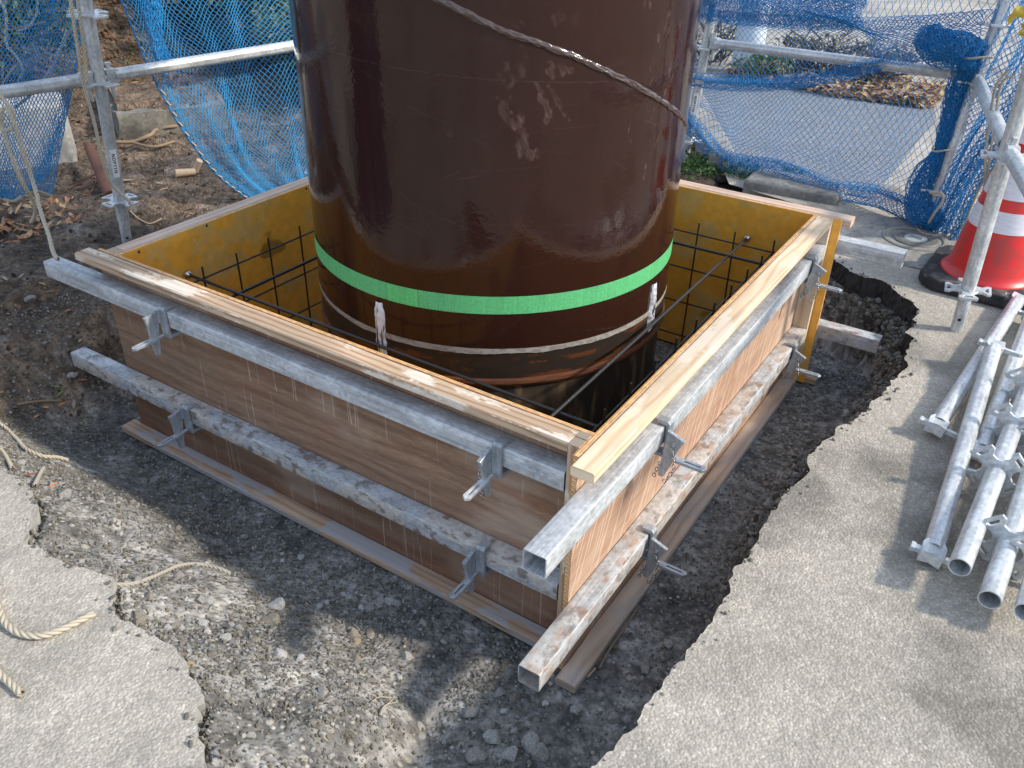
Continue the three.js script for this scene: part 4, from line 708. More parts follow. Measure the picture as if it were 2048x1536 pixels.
{ // left net behind the ledger, cut to a slanting edge
  const t = thing('safety_net', 'blue net with a slanting roped edge left of the column', 'net');
  const g = grid2([[[-2.296,0.649,-0.672], [-2.265,0.636,-0.896], [-2.223,0.601,-1.194], [-2.163,0.575,-1.615]], [[-2.29,0.457,-0.716], [-2.28,0.433,-0.927], [-2.221,0.406,-1.206], [-2.166,0.386,-1.593]], [[-2.284,0.265,-0.758], [-2.292,0.245,-0.987], [-2.218,0.236,-1.224], [-2.169,0.228,-1.575]], [[-2.273,0.047,-0.833], [-2.249,0.028,-1.004], [-2.234,-0.002,-1.251], [-2.173,-0.021,-1.546]], [[-2.258,-0.163,-0.946], [-2.238,-0.181,-1.084], [-2.212,-0.195,-1.269], [-2.176,-0.218,-1.522]], [[-2.213,-0.297,-1.052], [-2.194,-0.314,-1.187], [-2.175,-0.324,-1.317], [-2.148,-0.349,-1.508]]]);
  const Sf = (u, v) => { const p = g(u, v); p.x += 0.018 * Math.sin(u * 14 + v * 6) + 0.008 * Math.sin(u * 37); return p; };
  part('netting', netGeo(Sf, 44, 84, 0.0016), M({ color: lin(0.02, 0.27, 0.56), roughness: 0.6 }), t);
  const ed = [], lace = []; for (let i = 0; i <= 30; i++) { const v = i / 30; ed.push(g(0, v)); } part('edge_rope', rope(ed, 0.0045), M({ color: lin(0.03, 0.22, 0.50), roughness: 0.7 }), t);
  for (let i = 0; i < 26; i++) { const v0 = (i + 0.2) / 26, q0 = g(0, v0), q1 = g(0.012, v0 + 0.016); q0.x += 0.006; q1.x += 0.006; part('lacing_stitch', rod(q0, q1, 0.0032, 6), ropeMat, t); }
  const f2 = grid2([[[-2.254,0.6,-0.756], [-2.242,0.593,-0.847]], [[-2.253,0.388,-0.765], [-2.246,0.391,-0.813]], [[-2.256,0.26,-0.812], [-2.252,0.264,-0.843]]]);
  part('gathered_fold', netGeo(f2, 12, 40, 0.0013, 0.003), netMat, t);
}
{ // far left net draped over the ledger, two corners hanging down
  const t = thing('safety_net', 'blue net draped over the pipe at the left edge', 'net');
  const g = grid2([[[-2.374,0.69,-0.193], [-2.35,0.68,-0.36], [-2.332,0.659,-0.491], [-2.318,0.638,-0.586]], [[-2.381,0.472,-0.141], [-2.378,0.451,-0.306], [-2.34,0.446,-0.435], [-2.324,0.442,-0.544]], [[-2.377,0.302,-0.098], [-2.366,0.279,-0.246], [-2.339,0.282,-0.369], [-2.322,0.288,-0.488]], [[-2.379,0.115,-0.086], [-2.342,0.109,-0.206], [-2.346,0.099,-0.32], [-2.333,0.106,-0.411]], [[-2.374,-0.037,-0.119], [-2.347,-0.076,-0.17], [-2.357,-0.059,-0.244], [-2.347,-0.098,-0.309]]]);
  const Sf = (u, v) => { const p = g(u, v); p.x += 0.014 * Math.sin(u * 12 + v * 7); return p; };
  part('netting', netGeo(Sf, 34, 70, 0.0016), M({ color: lin(0.02, 0.25, 0.53), roughness: 0.6 }), t);
  const e2 = []; for (let i = 0; i <= 14; i++) e2.push(g(i / 14, 1)); part('edge_rope', rope(e2, 0.005), ropeMat, t);
}

// ---------------------------------------------------------------- ropes
console.log('ropes');
const R1 = (name, label, pts, r, m = ropeMat) => single('rope', label, 'rope', rope(pts.map(vv), r * 0.84), m, 'ropes');
R1('', 'pale rope hanging down the left post to the formwork', [[-2.123,0.636,-0.423], [-2.105,0.469,-0.395], [-2.115,0.317,-0.388], [-2.115,0.172,-0.392], [-2.115,0.055,-0.389], [-2.116,-0.037,-0.404], [-2.078,-0.094,-0.428], [-2.054,-0.129,-0.431]], 0.007);
R1('', 'second pale rope beside the left post running up out of sight', [[-2.085,0.639,-0.422], [-2.086,0.513,-0.411], [-2.102,0.408,-0.407], [-2.102,0.311,-0.391]], 0.007);
R1('', 'looped pale rope hanging from the left pipe down to the steel tube', [[-2.177,0.338,-0.139], [-2.119,0.304,-0.124], [-2.075,0.276,-0.117], [-2.063,0.237,-0.095], [-2.07,0.231,-0.073], [-2.09,0.252,-0.075], [-2.078,0.293,-0.1], [-2.048,0.247,-0.098], [-2.038,0.158,-0.095], [-2.025,0.068,-0.092], [-1.937,0.005,-0.045], [-1.824,-0.015,0.009], [-1.699,-0.021,0.074], [-1.666,-0.026,0.085]], 0.0078);
R1('', 'pale rope end hanging beside the loop at the left edge', [[-2.139,0.267,-0.111], [-2.105,0.209,-0.09], [-2.088,0.129,-0.083], [-2.086,0.047,-0.094], [-2.113,-0.007,-0.12], [-2.154,-0.064,-0.136], [-2.213,-0.114,-0.145]], 0.0075);
R1('', 'rope inside the left net above the pipe', [[-2.61,0.537,-0.431], [-2.547,0.481,-0.43], [-2.526,0.376,-0.393], [-2.493,0.348,-0.393], [-2.468,0.31,-0.395], [-2.463,0.273,-0.371]], 0.006);
R1('', 'rope strand crossing the top of the left net', [[-2.507,0.536,-0.538], [-2.485,0.463,-0.498], [-2.507,0.424,-0.469], [-2.535,0.413,-0.443]], 0.0045);
R1('', 'rope slanting behind the left pipe', [[-2.399,0.418,-0.547], [-2.4,0.366,-0.508], [-2.41,0.285,-0.441], [-2.439,0.225,-0.378], [-2.47,0.187,-0.331]], 0.0065);
R1('', 'cord wound round the foot of the netted corner post', [[0.226,-0.12,-2.318], [0.273,-0.108,-2.287], [0.282,-0.126,-2.275], [0.263,-0.192,-2.279], [0.249,-0.29,-2.415], [0.27,-0.29,-2.384], [0.287,-0.29,-2.411]], 0.006);
R1('', 'long slack cord drooping from the net to the ground by corner post', [[0.398,0.444,-1.789], [0.377,0.401,-1.813], [0.376,0.312,-1.886], [0.393,0.163,-1.955], [0.42,0.001,-2.033], [0.407,-0.101,-2.089], [0.335,-0.29,-2.431], [0.295,-0.29,-2.338], [0.239,-0.29,-2.336], [0.201,-0.29,-2.401]], 0.0055);
R1('', 'second slack cord beside the long one by corner post', [[0.418,0.432,-1.793], [0.393,0.412,-1.804], [0.396,0.273,-1.898], [0.414,0.109,-1.984], [0.429,-0.028,-2.046], [0.37,-0.29,-2.503], [0.32,-0.29,-2.35]], 0.005);

// ---------------------------------------------------------------- yellow ribbon, cord end
{
  const t = thing('warning_ribbon', 'torn yellow ribbon tied to the net at the top right corner', 'ribbon'); const c = new THREE.CatmullRomCurve3([[0.36,0.582,-1.727], [0.375,0.602,-1.724], [0.393,0.609,-1.726], [0.416,0.594,-1.716], [0.417,0.561,-1.706], [0.399,0.565,-1.725]].map(vv)); const N = 40, pos = [], idx = [];
  for (let i = 0; i <= N; i++) { const p = c.getPoint(i / N); for (let k = 0; k <= 4; k++) { pos.push(p.x + 0.004 * Math.sin(k * 2 + i * 0.4), p.y - 0.012 + k * 0.008, p.z + 0.006 * Math.cos(k * 1.5 + i * 0.3)); if (i < N && k < 4) { const b = i * 5 + k; idx.push(b, b + 1, b + 5, b + 1, b + 6, b + 5); } } }
  const g = new THREE.BufferGeometry(); g.setAttribute('position', new THREE.Float32BufferAttribute(pos, 3)); g.setIndex(idx); g.computeVertexNormals(); part('ribbon', g, M({ color: lin(0.62, 0.44, 0.05), roughness: 0.5, side: THREE.DoubleSide }), t);
}

// ---------------------------------------------------------------- stones, gravel, litter
console.log('stones');
const onSoil = (x, z, e = 0) => V(x, (pitDist(x, z) > 0 || x < -1.7 || z < -2.0 ? H(x, z) : P) + e, z);
function stoneGeo(s, det, flat = 0.75) {
  let g = new THREE.IcosahedronGeometry(1, det); g.deleteAttribute('uv'); g.deleteAttribute('normal'); g = mergeVertices(g, 1e-4); const p = g.attributes.position;
  const cuts = []; for (let i = 0; i < 11; i++) { const a = hsh(i, s, 1) * 6.283, c = hsh(i, s, 2) * 2 - 1, q = Math.sqrt(1 - c * c); cuts.push([V(Math.cos(a) * q, c, Math.sin(a) * q), 0.48 + 0.28 * hsh(i, s, 3)]); }
  for (let i = 0; i < p.count; i++) { const v = V(p.getX(i), p.getY(i), p.getZ(i)); for (const [n, d] of cuts) { const k = v.dot(n); if (k > d) v.addScaledVector(n, (d - k) * 0.97); } v.multiplyScalar(0.94 + 0.12 * fbm(v.x * 2 + s, v.y * 2 + v.z * 1.7, 2, 0, 0, s)); p.setXYZ(i, v.x, v.y * flat, v.z * 0.85); }
  g = g.toNonIndexed(); g.computeVertexNormals(); g = toCreasedNormals(g, 0.35); return metric(g, 0);
}
const stoneT = tex(256, 256, 0.7, 0.7, (u, v) => { const a = fbm(u * 8, v * 8, 4, 8, 8, 2), b = fbm(u * 40, v * 40, 2, 40, 40, 5); const k = 0.66 + 0.34 * (a - 0.5) + 0.3 * (b - 0.5); return [k, k * 0.985, k * 0.95]; });
const stoneMs = [[0.60, 0.59, 0.57], [0.74, 0.74, 0.73], [0.55, 0.50, 0.43], [0.92, 0.92, 0.94], [0.68, 0.57, 0.40]].map(c => M({ map: stoneT, color: lin(...c), roughness: 0.95 }));
const stoneGs = Array.from({ length: 7 }, (_, i) => stoneGeo(i + 3, 2, 0.6 + 0.25 * hsh(i, 9)));
function stone(x, z, r, label, mi, group) {
  const m = new THREE.Mesh(stoneGs[Math.floor(rnd() * 7)], stoneMs[mi]); m.name = numbered('stone'); m.castShadow = m.receiveShadow = true; m.scale.setScalar(r); m.rotation.set(rr(-0.25, 0.25), rr(0, 6.28), rr(-0.25, 0.25)); const p = onSoil(x, z, r * rr(0.05, 0.3)); m.position.copy(p); m.userData = { label, category: 'stone' }; if (group) m.userData.group = group; scene.add(m);
}
const named = [
  [[-0.454,-0.615,0.143], 0.019, 'pale grey stone lying nearest the foot of the brown panel', 1], [[-0.48,-0.613,0.189], 0.018, 'darker flat stone left of the pale stone by brown panel', 0],
  [[-0.605,-0.533,0.36], 0.023, 'whitish stone on the gravel in front of the brown panel', 3], [[-0.437,-0.585,0.289], 0.018, 'buff stone upper one of a pair on dry soil', 2], [[-0.412,-0.579,0.303], 0.014, 'small buff stone lower one of a pair on dry soil', 4],
  [[-0.472,-0.333,0.67], 0.012, 'yellowish stone beside the left slab edge', 4], [[-0.362,-0.552,0.362], 0.019, 'brownish stone below the buff pair', 2], [[-0.299,-0.455,0.516], 0.015, 'stone beside the dark hollow in dry soil', 0],
  [[-0.435,-0.45,0.496], 0.017, 'pale angular stone at the left on dry soil', 3], [[-0.556,-0.497,0.42], 0.024, 'grey buff stone beside the whitish one', 2], [[-0.194,-0.535,0.463], 0.017, 'stone tangled with a pale wire', 0], [[-0.154,-0.622,0.394], 0.015, 'round pale stone in the bottom gravel', 1],
  [[-0.102,-0.615,0.294], 0.021, 'flat grey stone among the bottom gravel', 0], [[-0.052,-0.612,0.305], 0.022, 'upright grey stone above the bottom pile', 0], [[-0.022,-0.611,0.321], 0.023, 'rounded grey stone in the bottom pile', 1], [[0.048,-0.611,0.288], 0.026, 'long pale stone in the bottom pile', 1], [[0.08,-0.609,0.297], 0.025, 'large dark stone in the bottom pile', 0], [[-0.025,-0.612,0.372], 0.026, 'stone at the bottom edge of picture', 0], [[0.029,-0.606,0.333], 0.022, 'slanted stone at the bottom edge beside the large dark one', 1],
  [[-0.666,-0.356,0.643], 0.022, 'earthy clod under the left slab edge', 2], [[-0.713,-0.369,0.585], 0.014, 'brown stone near the half buried rope', 2], [[-0.883,-0.422,0.503], 0.014, 'grey stone above the half buried rope', 0], [[-0.821,-0.417,0.502], 0.014, 'lighter grey stone above the half buried rope', 1], [[-0.768,-0.428,0.481], 0.016, 'grey stone under the half buried rope', 0], [[-0.606,-0.422,0.545], 0.016, 'whitish angular stone in the gravel heap', 3], [[-0.577,-0.414,0.559], 0.014, 'flat white stone in the gravel heap', 3], [[-0.659,-0.436,0.488], 0.018, 'pale stone at the top of gravel heap', 1], [[-0.55,-0.441,0.501], 0.014, 'grey stone in the middle of gravel heap', 0],
  [[-1.833,-0.49,0.054], 0.02, 'rounded grey stone below the lower tube end at left', 1], [[-2.129,-0.33,-0.025], 0.022, 'grey stone in the left bank under the upper tube', 0], [[-1.391,-0.392,0.464], 0.016, 'pale stone beside the left rope end', 1], [[-1.163,-0.37,0.486], 0.018, 'grey stone near the top of left slab', 0], [[-1.106,-0.361,0.527], 0.013, 'small stone left of the dark damp ground', 1],
  [[0.186,-0.615,-0.852], 0.013, 'grey stone on the pit floor at right', 0], [[0.177,-0.614,-0.122], 0.018, 'pale grey stone under the right slab edge', 1], [[0.168,-0.612,-0.018], 0.017, 'dark stone under the right slab edge', 0], [[0.087,-0.617,0.161], 0.016, 'pale stone just below the open tube end', 1], [[0.163,-0.617,0.132], 0.02, 'dark grey stone in gravel near right slab', 0], [[0.023,-0.615,0.183], 0.012, 'pale flat chip below the open tube end', 3],
];
for (const [p, r, label, mi] of named) stone(p[0], p[2], r, label, mi);
for (let i = 0, n = 0; i < 2000 && n < 190; i++) { const x = rr(-1.0, 0.35), z = rr(0.12, 1.0); if (pitDist(x, z) < 0.02) continue; const w = fbm(x * 5, z * 5, 2, 0, 0, 77); if (w < 0.46 && rnd() < 0.8) continue; stone(x, z, 0.005 + 0.012 * Math.pow(rnd(), 2), 'small loose grey stone among the gravel in front of the formwork', [0, 0, 1, 2, 3][Math.floor(rnd() * 5)], 'small loose stones on the pit floor'); n++; }
for (let i = 0, n = 0; i < 600 && n < 30; i++) { const x = rr(0.09, 0.4), z = rr(-1.7, 0.2); if (pitDist(x, z) < 0.03) continue; stone(x, z, rr(0.005, 0.012), 'small stone on the shaded pit floor beside the right panel', [0, 0, 1, 2][Math.floor(rnd() * 4)], 'small stones beside the right panel'); n++; }
function scatter(name, geos, mat, spots, kind) { // spots: [pos, scale, colour]
  const per = geos.map(() => []); spots.forEach((s, i) => per[i % geos.length].push(s)); const root = new THREE.Group(); root.name = numbered(name); root.userData = { kind: 'stuff', ...kind }; scene.add(root);
  geos.forEach((g, k) => { const im = new THREE.InstancedMesh(g, mat, per[k].length), d = new THREE.Object3D(); im.name = name + '_grains'; im.castShadow = im.receiveShadow = true; im.userData = { kind: 'stuff' }; per[k].forEach(([p, s, c, flat], i) => { d.position.copy(p); d.rotation.set(flat ? rr(-0.5, 0.5) : rr(0, 6.28), rr(0, 6.28), flat ? rr(-0.5, 0.5) : rr(0, 6.28)); d.scale.set(s, s * (flat ? 1 : rr(0.6, 1)), s); d.updateMatrix(); im.setMatrixAt(i, d.matrix); im.setColorAt(i, c); }); root.add(im); });
}
{
  const gs = [1, 2, 3, 4].map(i => stoneGeo(i + 20, 1, 0.8)), sp = [], greys = [lin(0.42, 0.41, 0.385), lin(0.54, 0.535, 0.52), lin(0.34, 0.315, 0.27), lin(0.28, 0.25, 0.21), lin(0.7, 0.7, 0.7), lin(0.42, 0.37, 0.29)];
  for (let i = 0; i < 220000 && sp.length < 60000; i++) {
    const x = rr(-2.2, 0.45), z = rr(-1.85, 1.05); if (inBox(x, z, 0.0) && !(x > -1.5 && x < 0 && z < 0 && z > -1.47)) continue; const d = pitDist(x, z); if (d < 0.0) continue;
    const w = fbm(x * 4, z * 4, 3, 0, 0, 77), fr = z > 0.1 ? 1 : 0.35; if (rnd() > sst(0.34, 0.62, w) * fr + 0.15) continue;
    const r = 0.0014 + 0.006 * Math.pow(rnd(), 3.2); sp.push([onSoil(x, z, r * 0.3), r, greys[Math.floor(rnd() * 6)]]);
  }
  scatter('gravel', gs, M({ map: stoneT, roughness: 0.95 }), sp, { label: 'loose grey gravel and crumbs on the pit floor', category: 'gravel' });
  const cl = []; for (let i = 0; i < 20000 && cl.length < 7000; i++) { const x = -1.75 - 3.4 * Math.pow(rnd(), 1.5), z = rr(-3.4, 0.6); if (z > 0.4 && x > -2) continue; const r = 0.002 + 0.011 * Math.pow(rnd(), 4); const c = rnd(); cl.push([V(x, H(x, z) + r * 0.3, z), r, c > 0.85 ? greys[1] : c > 0.7 ? greys[0] : lin(0.13 + 0.1 * rnd(), 0.085 + 0.06 * rnd(), 0.05 + 0.03 * rnd())]); }
  scatter('soil_clods', gs, M({ map: stoneT, roughness: 1 }), cl, { label: 'crumbly brown soil clods on the bank at left', category: 'soil' });
  const md = []; for (let i = 0; i < 6000; i++) { const a = rnd() * 6.283, q = Math.sqrt(rnd()); const x = -4.75 + Math.cos(a) * q * 0.7, z = -2.3 + Math.sin(a) * q * 0.9, r = 0.004 + 0.022 * Math.pow(rnd(), 3); md.push([V(x, H(x, z), z), r, lin(0.27 + 0.12 * rnd(), 0.17 + 0.06 * rnd(), 0.09 + 0.03 * rnd())]); }
  scatter('soil_mound', gs, M({ map: stoneT, roughness: 1 }), md, { label: 'heap of crumbly brown soil behind the left post', category: 'soil' });
  const cr = []; for (const line of [rR, rL]) for (let i = 1; i < line.length - 1; i++) for (let k = 0; k < 7; k++) { const a = line[i], b = line[i + 1], nx = b[1] - a[1], nz = a[0] - b[0], l = Math.hypot(nx, nz) || 1, o = rr(-1, 1), off = (o < 0 ? -0.05 * o * o : 0.03 * o * o) * (k > 5 ? 0.3 : 1), x = a[0] + nx / l * off + rr(-0.006, 0.006), z = a[1] + nz / l * off + rr(-0.006, 0.006), ins = pitDist(x, z) > 0, r = 0.0012 + 0.0075 * Math.pow(rnd(), 3.5); if (!ins && rnd() < 0.8) continue; cr.push([V(x, ins ? H(x, z) + r * 0.3 : P + r * 0.25, z), r, rnd() < 0.6 ? lin(0.42, 0.40, 0.36) : lin(0.3, 0.28, 0.25)]); }
  scatter('edge_crumbs', gs, M({ map: stoneT, roughness: 1 }), cr, { label: 'crumbled bits along the broken pavement edges', category: 'rubble' });
  const rub = []; for (let i = 0; i < 3200; i++) { const t = rnd(), k = Math.floor(rnd() * (edgeRight.length - 14)) , a = edgeRight[k], b = edgeRight[k + 1]; const x = mix(a[0], b[0], t) - 0.01 - 0.06 * rnd(), z = mix(a[2], b[2], t) + rr(-0.02, 0.03); const y = P - 0.07 - 0.2 * Math.pow(rnd(), 1.3), r = 0.003 + 0.013 * Math.pow(rnd(), 2.5); if (pitDist(x, z) < 0.004) continue; rub.push([V(x, Math.max(y, H(x, z)) , z), r, greys[Math.floor(rnd() * 4)]]); }
  scatter('base_course', gs, M({ map: stoneT, roughness: 1 }), rub, { label: 'broken stone base course exposed under the asphalt at right', category: 'rubble' });
}
// fallen leaves
const leafG = (() => { const n = 6, pos = [], idx = []; for (let i = 0; i <= n; i++) { const t = i / n, w = 0.3 * Math.pow(Math.sin(Math.PI * Math.min(1, t * 0.96 + 0.02)), 0.8); for (const s of [-1, 0, 1]) pos.push((t - 0.5) * 2, 0.12 * Math.sin(t * 2.6) + (s ? 0.08 : 0), s * w); if (i < n) for (const k of [0, 1]) { const b = i * 3 + k; idx.push(b, b + 1, b + 3, b + 1, b + 4, b + 3); } } const g = new THREE.BufferGeometry(); g.setAttribute('position', new THREE.Float32BufferAttribute(pos, 3)); g.setIndex(idx); g.computeVertexNormals(); return g; })();
const leafM = M({ color: lin(1, 1, 1), roughness: 0.75, side: THREE.DoubleSide });
{
  const cols = [lin(0.32, 0.13, 0.05), lin(0.42, 0.2, 0.08), lin(0.3, 0.17, 0.09), lin(0.22, 0.12, 0.07), lin(0.5, 0.3, 0.13), lin(0.36, 0.26, 0.16)];
  const sp = []; const pc = [-2.738,-0.326,-0.367]; for (let i = 0; i < 150; i++) { const a = rnd() * 6.283, q = Math.pow(rnd(), 0.7) * 0.2, x = pc[0] + Math.cos(a) * q, z = pc[2] + Math.sin(a) * q * 1.2; sp.push([V(x, H(x, z) + 0.006 + rnd() * 0.02, z), rr(0.016, 0.03), cols[Math.floor(rnd() * 6)], 1]); }
  for (let i = 0; i < 330; i++) { const x = rr(-4.2, -1.75), z = rr(-3, 0.35); sp.push([V(x, H(x, z) + 0.006, z), rr(0.01, 0.024), cols[Math.floor(rnd() * 6)], 1]); }
  scatter('leaf_litter', [leafG], leafM, sp, { label: 'brown fallen leaves scattered on the soil at left', category: 'leaves' });
  const s2 = []; for (let i = 0; i < 2600; i++) { const x = rr(-1.45, -0.12), z = -4.75 + rr(-0.38, 0.32) * (1 - 0.2 * Math.abs(x + 0.7)); s2.push([V(x, P + 0.01 + 0.06 * Math.pow(rnd(), 2), z), rr(0.02, 0.045), [cols[4], cols[3], cols[5], lin(0.45, 0.33, 0.14), cols[2]][Math.floor(rnd() * 5)], 1]); }
  scatter('leaf_pile', [leafG], leafM, s2, { label: 'strip of dry leaves beyond the right net', category: 'leaves' });
  const lc = { o: M({ color: lin(0.55, 0.22, 0.06), roughness: 0.7, side: THREE.DoubleSide }), r: M({ color: lin(0.33, 0.10, 0.05), roughness: 0.7, side: THREE.DoubleSide }), g: M({ color: lin(0.20, 0.26, 0.06), roughness: 0.6, side: THREE.DoubleSide }), b: M({ color: lin(0.34, 0.24, 0.16), roughness: 0.8, side: THREE.DoubleSide }) };
  const lf = (p, s, m, label, ry) => { const k = new THREE.Mesh(leafG, lc[m]); k.name = numbered('fallen_leaf'); k.castShadow = k.receiveShadow = true; k.position.set(p[0], H(p[0], p[2]) + 0.006, p[2]); k.scale.setScalar(s); k.rotation.set(rr(-0.3, 0.3), ry, rr(-0.2, 0.2)); k.userData = { label, category: 'leaf', group: 'single fallen leaves' }; scene.add(k); };
  lf([-1.79,-0.543,0.139], 0.017, 'o', 'single upright orange leaf below the lower tube end', 1.2); lf([-1.796,-0.528,0.187], 0.02, 'o', 'orange leaf lying beside the twigs at left', 0.2); lf([-1.778,-0.534,0.225], 0.015, 'o', 'smaller orange leaf at the left on damp soil', 2); lf([-1.778,-0.552,0.104], 0.02, 'b', 'pale brown leaf right of the orange leaves', 2.4); lf([-1.814,-0.509,0.042], 0.018, 'r', 'russet leaf by the round stone at left', 0.8); lf([-1.832,-0.501,0.123], 0.022, 'g', 'fresh green leaf beside the twigs at left', 0.4); lf([-1.817,-0.521,0.117], 0.018, 'g', 'second green leaf beside the twigs at left', 1.8); lf([-1.723,-0.59,0.128], 0.014, 'g', 'dark green leaf on grey gravel at left', 2.7); lf([-1.299,-0.374,0.491], 0.018, 'r', 'red brown leaf at the corner of left slab', 0.5); lf([-1.221,-0.377,0.48], 0.014, 'o', 'tiny orange leaf below the red brown one', 1.5); lf([-2.785,-0.319,-0.918], 0.02, 'o', 'orange leaf at the right of left post', 0.3); lf([-2.82,-0.308,-0.907], 0.03, 'b', 'pale leaf beside the left post', 1.0);
}
// twigs, roots and bits of wood
const barkM = M({ color: lin(0.26, 0.18, 0.11), roughness: 0.95 }), rootM = M({ color: lin(0.13, 0.06, 0.04), roughness: 0.95 }), paleWood = M({ color: lin(0.52, 0.38, 0.26), roughness: 0.9 });
const lay = (pts, e) => pts.map(p => { const q = vv(p); q.y = H(q.x, q.z) + e; return q; });
{
  const b = thing('branch', 'pale forked branch lying on the bank behind the left post', 'branch'); part('stem', tube(lay([[-3.275,-0.302,-1.175], [-3.215,-0.302,-1.233], [-3.169,-0.279,-1.296], [-3.304,-0.302,-1.447], [-3.27,-0.296,-1.505], [-3.246,-0.308,-1.609]], 0.03), 0.009, 7), barkM, b); part('fork', tube(lay([[-3.2,-0.299,-1.222], [-3.088,-0.309,-1.256], [-3.054,-0.298,-1.355]], 0.028), 0.007, 7), barkM, b);
  const r = thing('tree_root', 'dark reddish root stub sticking out beside the left post', 'root'); part('stub', rod(vv([-2.727,-0.308,-0.759]).add(V(0, 0.0, 0)), vv([-3.04,-0.303,-0.899]).add(V(0, 0.12, 0)), 0.028, 10, 0.02), rootM, r); for (let i = 0; i < 7; i++) { const o = vv([-2.878,-0.307,-0.823]); part('rootlet', tube([o.clone().add(V(0, 0.05, 0)), o.clone().add(V(rr(-0.1, 0.1), rr(0, 0.06), rr(-0.05, 0.1))), o.clone().add(V(rr(-0.16, 0.16), rr(-0.02, 0.03), rr(0, 0.18)))], 0.003, 5), rootM, r); }
  const lg = thing('wood_piece', 'pale cut piece of branch on the bank left of the net', 'wood'); { const a = lay([[-2.685,-0.303,-1.064]], 0.02)[0], c = lay([[-2.648,-0.307,-1.14]], 0.02)[0]; part('log', rod(a, c, 0.018, 10, 0.015), paleWood, lg); part('knob', rod(c.clone().add(V(-0.01, 0.0, -0.01)), c.clone().add(V(0.02, 0.05, -0.02)), 0.014, 9), paleWood, lg); }
  single('twig', 'thin bent twig lying beside the foot of right panel', 'twig', tube(lay([[0.069,-0.614,-0.174], [0.072,-0.616,-0.104], [0.071,-0.617,-0.053], [0.073,-0.616,-0.009], [0.078,-0.616,0.035]], 0.008), 0.0028, 6), barkM);
  single('twig', 'short pale twig end near the bent twig', 'twig', tube(lay([[0.069,-0.616,0.037], [0.067,-0.615,0.069]], 0.006), 0.0022, 6), paleWood);
  single('twig', 'thin twig on damp soil below the lower tube end', 'twig', tube(lay([[-1.816,-0.491,0.253], [-1.813,-0.512,0.189], [-1.8,-0.536,0.128]], 0.008), 0.004, 6), barkM);
  single('twig', 'curved dry stalk near the foot of left post', 'twig', tube(lay([[-2.485,-0.304,-0.681], [-2.424,-0.318,-0.67], [-2.386,-0.337,-0.689], [-2.364,-0.325,-0.735]], 0.006), 0.0025, 6), paleWood);
  single('wire', 'pale loop of thin wire on the gravel at bottom', 'wire', tube(lay([[-0.237,-0.521,0.445], [-0.24,-0.536,0.419], [-0.228,-0.56,0.395], [-0.217,-0.538,0.427], [-0.204,-0.529,0.458], [-0.217,-0.534,0.433], [-0.22,-0.569,0.389]], 0.01), 0.0012, 5), ropeMat);
  const cloth = thing('plastic_scrap', 'white scrap of plastic on the soil block behind left post', 'scrap'); { const p = [-3.89,-0.29,-1.674], g = new THREE.PlaneGeometry(0.2, 0.05, 12, 3), q = g.attributes.position; for (let i = 0; i < q.count; i++) q.setZ(i, 0.02 * vnoise(q.getX(i) * 30, q.getY(i) * 40)); g.rotateX(-1.2); g.rotateY(0.9); g.translate(p[0], H(p[0], p[2]) + 0.04, p[2]); g.computeVertexNormals(); part('sheet', g, M({ color: lin(0.8, 0.8, 0.82), roughness: 0.6, side: THREE.DoubleSide }), cloth); }
}
// ropes on the ground
{
  const s = (pts, e) => pts.map(p => [p[0], P + e, p[2]]);
  R1('', 'thick twisted rope curving over the left slab', s([[-1.013,-0.29,0.773], [-0.919,-0.29,0.785], [-0.855,-0.29,0.805], [-0.802,-0.29,0.82], [-0.76,-0.29,0.818], [-0.723,-0.29,0.8], [-0.706,-0.29,0.771], [-0.697,-0.29,0.738], [-0.691,-0.29,0.71]], 0.009), 0.0082);
  R1('', 'short rope end on the left slab at the picture edge', s([[-0.801,-0.29,0.88], [-0.739,-0.29,0.887], [-0.693,-0.29,0.891], [-0.66,-0.29,0.892], [-0.629,-0.29,0.894]], 0.009), 0.008);
  R1('', 'half buried grey rope on the gravel before left slab', lay([[-0.77,-0.333,0.628], [-0.757,-0.352,0.594], [-0.764,-0.378,0.548], [-0.794,-0.418,0.496], [-0.81,-0.446,0.446], [-0.817,-0.494,0.388], [-0.782,-0.504,0.368], [-0.758,-0.515,0.358]], 0.004).map(v => v.toArray()), 0.006, ropeDirty);
  R1('', 'pale rope lying on the soil left of formwork', lay([[-1.754,-0.452,0.361], [-1.719,-0.479,0.345], [-1.632,-0.478,0.359], [-1.505,-0.444,0.392], [-1.461,-0.457,0.377], [-1.465,-0.484,0.341], [-1.457,-0.502,0.321]], 0.008).map(v => v.toArray()), 0.0068, ropeMat);
  R1('', 'rope piece above the left slab at picture edge', lay([[-1.574,-0.408,0.443], [-1.504,-0.405,0.455], [-1.411,-0.38,0.484], [-1.343,-0.362,0.508]], 0.008).map(v => v.toArray()), 0.0065, ropeMat);
  R1('', 'short stub of rope standing off the left slab corner', lay([[-1.203,-0.344,0.529], [-1.279,-0.382,0.482], [-1.33,-0.402,0.443]], 0.012).map(v => v.toArray()), 0.0065, ropeDirty);
}

